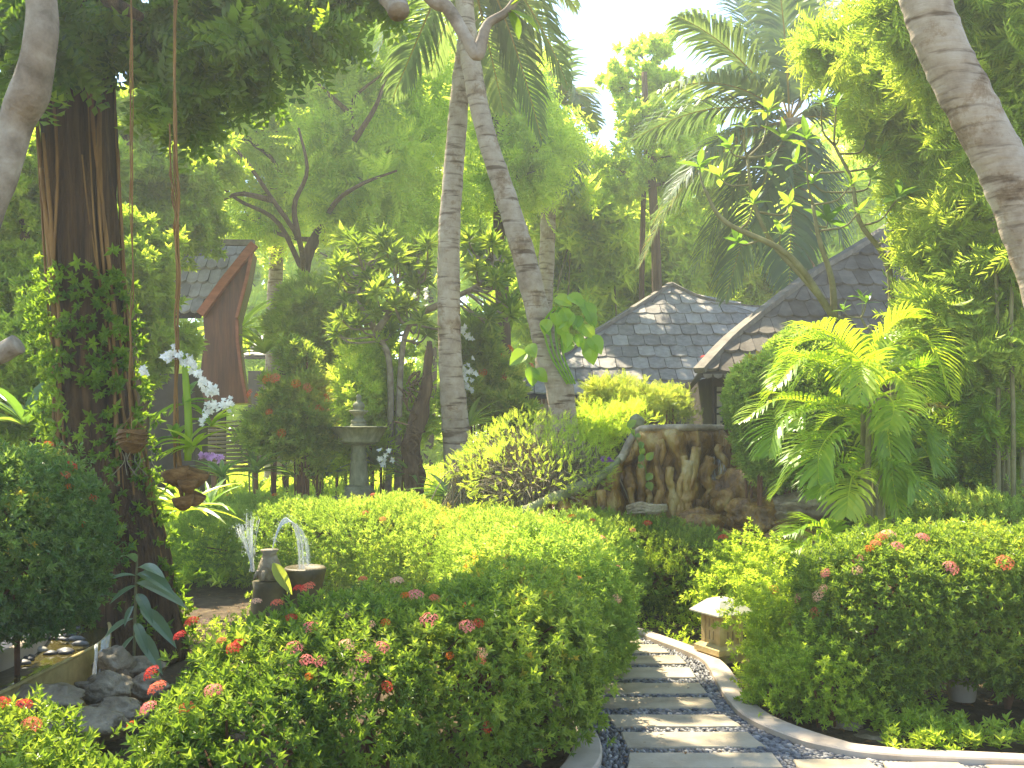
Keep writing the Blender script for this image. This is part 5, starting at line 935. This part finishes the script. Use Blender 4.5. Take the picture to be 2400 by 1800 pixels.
tag(mb.build('driftwood', M['greyrock'], org=P(1510, 1200, 9.2), smooth=True), 'pale weathered driftwood ledge in front of the rock wall foot', 'driftwood')
# trailing vine with round leaves on the rock wall, purple flowers
mb = MB(); lt = leaf(.8, .15, .2, 4, .4)
for x, y in ((1490, 1018), (1500, 1035), (1478, 1010), (1508, 1065), (1516, 1078), (1498, 1098), (1520, 1108), (1526, 1112), (1518, 1130), (1510, 1050), (1470, 1000)):
    v, t = place(lt, P(x, y, 9.62), rng.normal(size=3) + np.array([.3, -.3, -.6]), (0, -1, .4), rng.uniform(.07, .11)); mb.add(v, t, None, rng.random(), .6)
mb.tube([P(1470, 995, 9.65), P(1492, 1030, 9.64), P(1505, 1070, 9.63), P(1520, 1130, 9.62)], .004, 4, seg=12)
tag(mb.build('trailing_vine', M['plum'], org=P(1495, 1130, 9.65)), 'thin vine with rounded leaves trailing down the rock wall', 'creeper')
mb = MB()
for k in range(16): mb.put(HEADS[0], P(1408 + 30 * rng.random(), 1068 + 14 * rng.random(), 9.5)[None], frames(rng.normal(size=(1, 3)) + np.array([[0, -1, .3]])), np.array([.014]))
tag(mb.build('orchid_flowers', M['purple'], org=P(1422, 1085, 9.5)), 'purple blooms beside the sloping rim of the rock wall', 'flowers')
# heart leaved climber on the leaning palm
mb = MB(); lt = leaf(.85, .18, .35, 6, .35); hl = [(1300, 712), (1330, 705), (1352, 712), (1368, 722), (1318, 735), (1300, 745), (1335, 742), (1360, 752), (1285, 760), (1305, 775), (1345, 770), (1368, 775), (1325, 790), (1355, 795), (1370, 805), (1380, 800), (1345, 815), (1330, 760), (1385, 815), (1240, 820), (1236, 838), (1240, 872), (1250, 880), (1268, 770), (1375, 745)]
for x, y in hl:
    v, t = place(lt, P(x, y - 12, 10.85), np.array([rng.normal() * .5 + .25, -.35, -.75 + rng.normal() * .25]), (rng.normal() * .3, -.8, .6), rng.uniform(.14, .24)); mb.add(v, t, None, rng.random(), rng.random())
for k in range(4): mb.tube([P(1330 + k * 6, 900, 11), P(1290 + k * 10, 830, 10.98), P(1275 + 14 * k, 760, 10.98), P(1300 + 12 * k, 720, 10.9)], .012, 6, seg=14)
tag(mb.build('heart_leaf_creeper', M['heart'], org=np.append(P(1330, 900, 11)[:2], 0)), 'bright heart leaved creeper climbing the foot of the leaning palm trunk', 'creeper')
# rough stump
mb = MB(); mb.tube([np.append(P(972, 1130, 11.8)[:2], 0)] + T_((972, 1130, 11.8), (964, 1060, 11.8), (980, 985, 11.8), (1000, 900, 11.8), (1006, 800, 11.8)), [.15, .12, .10, .085, .06, .03], 18, seg=50, wob=.45, flute=.2, nfl=4, seed=2)
for k in range(26): p_ = P(970 + rng.normal() * 12, rng.uniform(900, 1120), 11.7); mb.tube([p_, p_ + np.array([rng.normal() * .06, -.03, .08]), p_ + np.array([rng.normal() * .1, -.05, .16])], .012, 5, seg=6)
tag(mb.build('tree_stump', M['bark'], org=np.append(P(972, 1130, 11.8)[:2], 0), smooth=True), 'rough dark dead trunk with shaggy bark between fountain and straight palm', 'tree stump')
# ------------------------------------------------------------------ small fountain jets
LC = P(715, 1330, 7.6); root = thing('jet_fountain', (LC[0] - .1, LC[1], 0), 'small brown fountain basin with two water jets in front of the low hedge', 'fountain')
mb = MB(); mb.lathe((LC[0], LC[1], 0), [(.16, 0), (.14, .28), (.13, .33), (.15, .44), (.165, .50), (.15, .515), (.13, .50), (.001, .49)], 28); mb.build('basin', M['darkstone'], root, smooth=True)
SC_ = P(632, 1345, 7.5); mb = MB(); mb.lathe((SC_[0], SC_[1], 0), [(.15, 0), (.14, .25), (.12, .36), (.13, .42), (.001, .43)], 24); mb.build('pedestal', M['darkstone'], root, smooth=True)
mb = MB(); mb.lathe((SC_[0], SC_[1], 0), [(.075, .43), (.095, .47), (.085, .54), (.06, .60), (.05, .63), (.07, .66), (.001, .665)], 24); 
for k in range(7): an = k * .9; p_ = np.array([SC_[0], SC_[1], .47]); mb.tube([p_, p_ + (math.cos(an) * .08, math.sin(an) * .08, .03), p_ + (math.cos(an) * .12, math.sin(an) * .12, -.03)], [.03, .026, .01], 7, seg=6, wob=.2)
mb.build('spout', M['greyrock'], root, smooth=True)
v, t = place(leaf(.35, .25, .3, 6, .4), P(640, 1320, 7.4), P(676, 1378, 7.3) - P(640, 1320, 7.4), (0, -.8, .5), .27); mb = MB(); mb.add(v, t, None, .9, .8); mb.build('leaf', M['bright'], root)
def jet(pts_fn, n, nm, r_, label):
    mb = MB()
    for k in range(n): mb.tube(pts_fn(k), r_, 4, seg=22, wob=1.1, seed=k, cap=False)
    for k in range(n * 9): 
        q = np.array(pts_fn(k)); p_ = q[rng.integers(1, len(q))] + rng.normal(size=3) * .022; mb.add(ICO1[0][:] * rng.uniform(.0015, .0035) + p_, ICO1[1])
    tag(mb.build(nm, M['spray'], root, smooth=True), label)
def f1(k):
    e = np.array([rng.normal() * 8 - (22 if k % 2 else 0), rng.normal() * 6 + (22 if k % 2 else 0)]); return [P(592 + rng.normal() * 2, 1340, 7.5), P(590 + e[0] * .4, 1290, 7.5), P(587 + e[0] * .9, 1245 + e[1] * .5, 7.5 + rng.normal() * .03), P(588 + e[0] * 1.2, 1214 + e[1], 7.5 + rng.normal() * .05)]
def f2(k):
    s_ = rng.uniform(-1.5, 1.5); return [P(634, 1305, 7.5), P(645 + s_, 1262, 7.5), P(658 + s_ * 2, 1230 + s_ * 2, 7.52), P(676 + s_ * 4, 1218 + s_ * 4, 7.55), P(697 + s_ * 7, 1238 + s_ * 2, 7.58), P(709 + s_ * 9, 1275 - s_ * 3, 7.6), P(712 + s_ * 10, 1310 - s_ * 8, 7.6), P(713 + s_ * 10, 1335 - s_ * 10, 7.6)]
jet(f1, 40, 'water_jet', .0017, 'upright spreading water jet'); jet(f2, 34, 'water_jet', .0016, 'arching water jet')
# ------------------------------------------------------------------ pool on the left
root = thing('raised_pool', tuple(P(120, 1520, 5.8) * np.array([1, 1, 0])), 'curved raised pool with thin gold rim and dark water at the lower left', 'pool')
PZ = .30; gp = lambda L, z=PZ: smooth_pts([G(x, y, z) for x, y in L], 60)
fr_ = gp([(-120, 1690), (-40, 1645), (30, 1612), (110, 1572), (180, 1537), (225, 1514), (250, 1492), (256, 1468), (240, 1450), (205, 1440), (150, 1434), (80, 1430)])
bk_ = gp([(-120, 1600), (-60, 1578), (0, 1562), (50, 1540), (90, 1515), (112, 1490), (118, 1468), (112, 1452), (95, 1442), (60, 1436), (20, 1432), (0, 1430)])
i = np.arange(59)[:, None] * 2; V = np.stack([fr_, bk_], 1).reshape(-1, 3) - (0, 0, .03); mb = MB(); mb.add(V, None, np.hstack([i, i + 1, i + 3, i + 2])); mb.build('water', M['pool'], root)
mb = MB(); V = np.stack([fr_ + (0, 0, .0), fr_ * (1, 1, 0) - (0, 0, .02)], 1).reshape(-1, 3); mb.add(V, None, np.hstack([i, i + 1, i + 3, i + 2])); V = np.stack([fr_ + (0, .03, 0), fr_ * (1, 1, 0) + (0, .03, .2)], 1).reshape(-1, 3); mb.add(V, None, np.hstack([i, i + 1, i + 3, i + 2])); mb.build('wall', M['gold'], root)
mb = MB(); mb.tube(fr_ + (0, .01, .002), .011, 8); mb.build('rim', M['gold'], root, smooth=True)
bo = gp([(-120, 1560), (-60, 1545), (0, 1528), (40, 1508), (70, 1488), (90, 1468), (95, 1455), (92, 1446), (80, 1440), (55, 1435), (18, 1431), (-5, 1429)], .36)
bi = bk_ + (0, 0, .06); V = np.stack([bk_ - (0, 0, .05), bi, (bi + bo) / 2 + (0, 0, .015), bo, bo * (1, 1, 0)], 1).reshape(-1, 3); i5 = np.arange(59)[:, None] * 5; j5 = np.arange(4)[None]
mb = MB(); mb.add(V, None, np.stack([i5 + j5, i5 + 5 + j5, i5 + 6 + j5, i5 + 1 + j5], -1).reshape(-1, 4)); mb.build('kerb', M['kerb'], root, smooth=True)
for k in range(30):
    t = rng.random(); p_ = bk_[int(rng.uniform(12, 50))] * (1 - t * .6) + fr_[int(rng.uniform(25, 50))] * t * .6; mb = MB(); s_ = rng.uniform(.02, .055); rock(mb, (p_[0], p_[1], PZ - .025), (s_, s_ * .8, s_ * .45), k, .3, ICO2, a=rng.random()); mb.build('stone', M['pebble'], root, smooth=True)
for i_, (x, y, d, rx, ry, lab) in enumerate(((268, 1560, 5.7, 42, 46, 'wet grey green rock at the pool outlet, catching the cascade'), (245, 1615, 5.3, 58, 32, 'pale grey rock below the cascade at lower left'), (330, 1562, 5.8, 55, 20, 'flat brown rock ledge right of the cascade'), (275, 1668, 5.1, 60, 30, 'dark wet rock just above the front hedge'), (340, 1610, 5.5, 50, 28, 'brown slab rock behind the left end of the front hedge'), (90, 1640, 5.0, 90, 30, 'mottled rock under the gold rim at the left'), (200, 1700, 4.9, 90, 40, 'shadowed dark rock low behind the left hedge end'), (150, 1425, 6.7, 30, 14, 'small pale stone on the far pool edge'))):
    c = P(x, y, d); mb = MB(); rock(mb, c, (rx / F * d, max(rx, ry) / F * d * .7, ry / F * d), i_ + 21, .38); tag(mb.build('boulder', M['greyrock'], org=c, smooth=True), lab, 'rock', 'rocks of the pool cascade')
mb = MB()
for k in range(26):
    t = rng.random(); a = P(222 + 36 * t, 1512 - 26 * t, 5.62 + .25 * t); mb.tube([a, a + (.02, -.05, -.02), a + (.03 + rng.normal() * .01, -.1, -.16), a + (.02 + rng.normal() * .03, -.16, -.30)], .002, 4, seg=10, wob=.9, seed=k, cap=False)
tag(mb.build('cascade', M['spray'], org=P(245, 1560, 5.5), smooth=True), 'small sheet of water spilling over the gold pool rim', 'waterfall')
# rocks and white pot by the right kerb
for i_, (x, y, d, rx, ry, lab) in enumerate(((1985, 1705, 5.35, 38, 30, 'pale mossy boulder under the right hedge stems'), (2060, 1735, 5.2, 70, 18, 'low pale rock beside the kerb under the right hedge'), (2330, 1745, 5.25, 60, 22, 'low pale rock at the bottom right corner'))):
    c = P(x, y, d); mb = MB(); rock(mb, c, (rx / F * d, max(rx, ry) / F * d * .7, ry / F * d), i_ + 41, .3); tag(mb.build('boulder', M['greyrock'], org=c, smooth=True), lab, 'rock', 'rocks under the right hedge')
c = P(2255, 1700, 5.75); mb = MB(); mb.lathe((c[0], c[1], 0), [(.07, 0), (.075, .02), (.10, .28), (.105, .30), (.09, .30), (.085, .26), (.001, .25)], 28); tag(mb.build('plant_pot', M['kerb'], org=(c[0], c[1], 0), smooth=True), 'plain white pot half hidden behind the right hedge stems', 'pot')
# ------------------------------------------------------------------ stone lantern
LD = 6.75; LX = P(1692, 0, LD)[0]; zl = lambda y: H - (y - HZ) / F * LD; u_ = LD / F
root = thing('stone_lantern', (LX, LD, 0), 'small ochre stone lantern with pale pitched cap beside the kerb', 'lantern')
def pyr(mb, c, lv, rot):
    V = []; 
    for z, r in lv:
        for q in range(4): an = rot + q * math.pi / 2; V.append((c[0] + r * math.cos(an), c[1] + r * math.sin(an), z))
    n = len(lv); V += [(c[0], c[1], lv[0][0]), (c[0], c[1], lv[-1][0])]
    Q = [(l * 4 + q, l * 4 + (q + 1) % 4, l * 4 + 4 + (q + 1) % 4, l * 4 + 4 + q) for l in range(n - 1) for q in range(4)]; T = [(n * 4, (q + 1) % 4, q) for q in range(4)] + [(n * 4 + 1, (n - 1) * 4 + q, (n - 1) * 4 + (q + 1) % 4) for q in range(4)]
    mb.add(V, T, Q); return mb
rt = math.radians(-108)
mb = MB(); pyr(mb, (LX, LD), [(0, .16), (zl(1527), .16), (zl(1526), .19), (zl(1513), .19), (zl(1506), .155), (zl(1505), .15)], rt); mb.build('base', M['lantern'], root)
mb = MB()
for q in range(4):
    an = rt + q * math.pi / 2; c = (LX + .115 * math.cos(an), LD + .115 * math.sin(an)); pyr(mb, c, [(zl(1505), .026), (zl(1437), .026)], rt)
z0, z1 = zl(1505), zl(1437)
for q in range(4):
    an = rt + (q + .5) * math.pi / 2; c = np.array([LX + .083 * math.cos(an), LD + .083 * math.sin(an)]); 
    for zc, hh in ((z0 + .012, .014), (z1 - .012, .016), ((z0 + z1) / 2, .012)): mb.box((c[0], c[1], zc), (.08, .009, hh), rot=an + math.pi / 2)
    for k in (-.042, 0, .042): mb.box((c[0] - k * math.sin(an), c[1] + k * math.cos(an), (z0 + z1) / 2), (.014, .008, (z1 - z0) / 2), rot=an + math.pi / 2)
mb.build('light_box', M['lantern'], root)
mb = MB(); pyr(mb, (LX, LD), [(zl(1439), .10), (zl(1434), .225), (zl(1431), .225), (zl(1404), .10), (zl(1400), .05)], rt); mb.build('cap', M['lanternroof'], root)
# ------------------------------------------------------------------ hanging orchid baskets
def rope(root, pts, r_, n, nm='rope', mat='root'):
    for k in range(n):
        q = smooth_pts(pts, 14) + rng.normal(size=(14, 3)) * r_ * .9 * np.array([1, 1, 0]); mb = MB(); mb.tube(q, r_ * rng.uniform(.4, .8), 6, seg=50, wob=.2, seed=k); mb.build(nm, M[mat], root, smooth=True)
D5 = 5.7; root = thing('hanging_basket', tuple(P(310, 1060, D5)), 'coconut fibre basket hanging on a thin root in front of the fig trunk', 'hanging basket')
rope(root, T_((306, -60, D5), (308, 300, D5), (309, 600, D5), (306, 800, D5), (308, 1000, D5)), .007, 3)
c = P(310, 1030, D5); mb = MB(); mb.lathe((c[0], c[1], 0), [(.001, c[2] - .085), (.04, c[2] - .075), (.07, c[2] - .04), (.08, c[2]), (.078, c[2] + .03), (.08, c[2] + .06), (.065, c[2] + .06), (.05, c[2] + .01), (.001, c[2])], 24)
for z in (-.02, .01, .035): mb.tube([(c[0] + .084 * math.cos(a), c[1] + .084 * math.sin(a), c[2] + z + .008 * math.sin(3 * a)) for a in np.linspace(0, 6.28, 24)], .006, 6, cap=False)
mb.build('basket', M['coconut'], root, smooth=True)
for k in range(5): mb = MB(); an = k * 1.26; mb.tube([P(308, 975, D5), c + (.075 * math.cos(an), .075 * math.sin(an), .06)], .003, 5); mb.build('cord', M['root'], root)
for k in range(7): mb = MB(); p_ = c + (rng.normal() * .04, rng.normal() * .03, -.07); mb.tube([p_, p_ + (rng.normal() * .02, 0, -.06), p_ + (rng.normal() * .03, 0, -.14)], .0025, 4, seg=8); mb.build('hanging_root', M['twig'], root)
def straps(root, c, n, L, w_, mat='plum', nm='leaf', el=(.0, 1.2)):
    for k in range(n):
        an = rng.uniform(0, 6.28); e = rng.uniform(*el); v, t = place(leaf(w_, .25, .5, 6, .4), c, (math.cos(an) * math.cos(e), math.sin(an) * math.cos(e), math.sin(e)), (-math.cos(an) * math.sin(e), -math.sin(an) * math.sin(e), math.cos(e)), L * rng.uniform(.6, 1.1)); mb = MB(); mb.add(v, t, None, rng.random(), rng.random()); mb.build(nm, M[mat], root)
straps(root, c + (0, 0, .05), 9, .13, .3)
D6 = 5.5; root = thing('hanging_orchid', tuple(P(425, 1180, D6)), 'cluster of coconut shell planters with orchids hanging on a thick aerial root', 'hanging planter')
rope(root, T_((412, -60, D6), (410, 300, D6), (416, 500, D6), (418, 700, D6), (413, 900, D6), (414, 1080, D6), (430, 1180, D6)), .009, 5)
rope(root, T_((398, 290, D6), (401, 420, D6), (412, 520, D6), (414, 700, D6)), .005, 3)
def shell_cup(c, r, tilt, seed):
    mb = MB(); mb.lathe((0, 0, 0), [(.001, -1.15 * r), (.45 * r, -1.0 * r), (.8 * r, -.6 * r), (.98 * r, -.1 * r), (1. * r, .2 * r), (.9 * r, .2 * r), (.8 * r, -.1 * r), (.001, -.5 * r)], 26); V = mb.V[0]; a = tilt; V2 = np.stack([V[:, 0] * math.cos(a) - V[:, 2] * math.sin(a), V[:, 1], V[:, 0] * math.sin(a) + V[:, 2] * math.cos(a)], 1); V2 = V2 * (1 + .05 * sn(V2, 40, seed))[:, None] + c; mb.V[0] = V2; mb.build('coconut_shell', M['coconut'], root, smooth=True)
for x, y, r, ti, d in ((412, 1105, .058, .25, 5.46), (455, 1108, .062, -.3, 5.52), (428, 1168, .045, .2, 5.42), (458, 1160, .045, -.4, 5.5), (440, 1130, .04, 0, 5.4)): shell_cup(P(x, y, d), r * 1.35, ti, int(x))
straps(root, P(455, 1050, D6), 16, .2, .22, 'bright'); straps(root, P(495, 1000, D6), 18, .20, .2, 'bright'); straps(root, P(410, 1030, D6), 10, .2, .25); straps(root, P(430, 950, D6), 8, .25, .18)
mb = MB(); mb.tube(T_((440, 1080, D6), (442, 1000, D6), (436, 900, D6), (430, 830, D6)), [.02, .022, .02, .01], 8, seg=16); mb.build('cane', M['bright'], root, smooth=True)
PET = whorl(5, leaf(.7, .1, .1), (1.1, 1.35), 77, .1)
def bloom(pts, n, s_, mat, jx, nm='flower_spray'):
    mb = MB(); q = smooth_pts(pts, n); q = q + rng.normal(size=q.shape) * jx; mb.put(PET, q, frames(rng.normal(size=q.shape) * .5 + np.array([0, -1, .2])), rng.uniform(.8, 1.2, n) * s_); mb.build(nm, M[mat], root)
    mb = MB(); mb.tube(pts, .0025, 4, seg=16); mb.build('flower_stem', M['stem'], root)
bloom(T_((395, 835, D6), (430, 840, D6), (455, 870, D6), (480, 905, D6), (508, 915, D6)), 70, .026, 'white', .016); bloom(T_((400, 830, D6), (420, 825, D6), (440, 840, D6)), 20, .022, 'white', .016)
bloom(T_((470, 980, D6), (495, 955, D6), (520, 948, D6), (542, 955, D6)), 34, .024, 'white', .014); bloom(T_((470, 1068, D6), (490, 1070, D6), (515, 1075, D6)), 26, .018, 'lilac', .010)
bloom(T_((335, 870, D6), (340, 872, D6), (345, 874, D6)), 5, .024, 'white', .008)
# white blossoms behind the straight palm
for x, y, d, n_f, lab in ((1095, 870, 12.9, 26, 'white blossom cluster to the right of the straight palm trunk'), (1000, 703, 12.4, 5, 'single white blossom high among the frangipani leaves'), (895, 1075, 11.6, 10, 'small white flowers right of the fountain pedestal'), (1085, 780, 13, 12, 'white blossoms half hidden behind the straight palm')):
    mb = MB(); c = P(x, y, d); q = c + rng.normal(size=(n_f, 3)) * np.array([.06, .05, .14 if n_f > 20 else .05]); mb.put(PET, q, frames(rng.normal(size=q.shape) * .5 + np.array([0, -1, .2])), np.full(n_f, .05)); tag(mb.build('blossoms', M['white'], org=c), lab, 'flowers', 'white flowers in the planting')
# log stub on the left edge
mb = MB(); mb.tube(T_((-160, 900, 5), (-60, 850, 5), (0, 830, 5), (42, 805, 5)), [.07, .06, .052, .055], 16, seg=20, wob=.2); tag(mb.build('cut_branch', M['greybark'], org=P(-160, 900, 5), smooth=True), 'sawn off stub of branch poking in from the left edge', 'branch')
# ------------------------------------------------------------------ haze
mb = MB(); mb.box((0, 40, 9.5), (64, 64, 10.7)); hz = mb.build('haze', None or bpy.data.materials.new('haze_air'), org=(0, 36, 0)); tag(hz, 'faint bright air haze over the whole garden', 'haze', kind='stuff')
m = hz.data.materials[0]; m.use_nodes = True; t = m.node_tree; t.nodes.clear(); pv = N(t, "ShaderNodeVolumePrincipled"); pv.inputs['Density'].default_value = HAZE; pv.inputs['Color'].default_value = (.97, 1.0, .90, 1); pv.inputs['Anisotropy'].default_value = .45
o = N(t, "ShaderNodeOutputMaterial"); t.links.new(pv.outputs[0], o.inputs['Volume'])
cy.volume_step_rate = 4; cy.volume_max_steps = 64
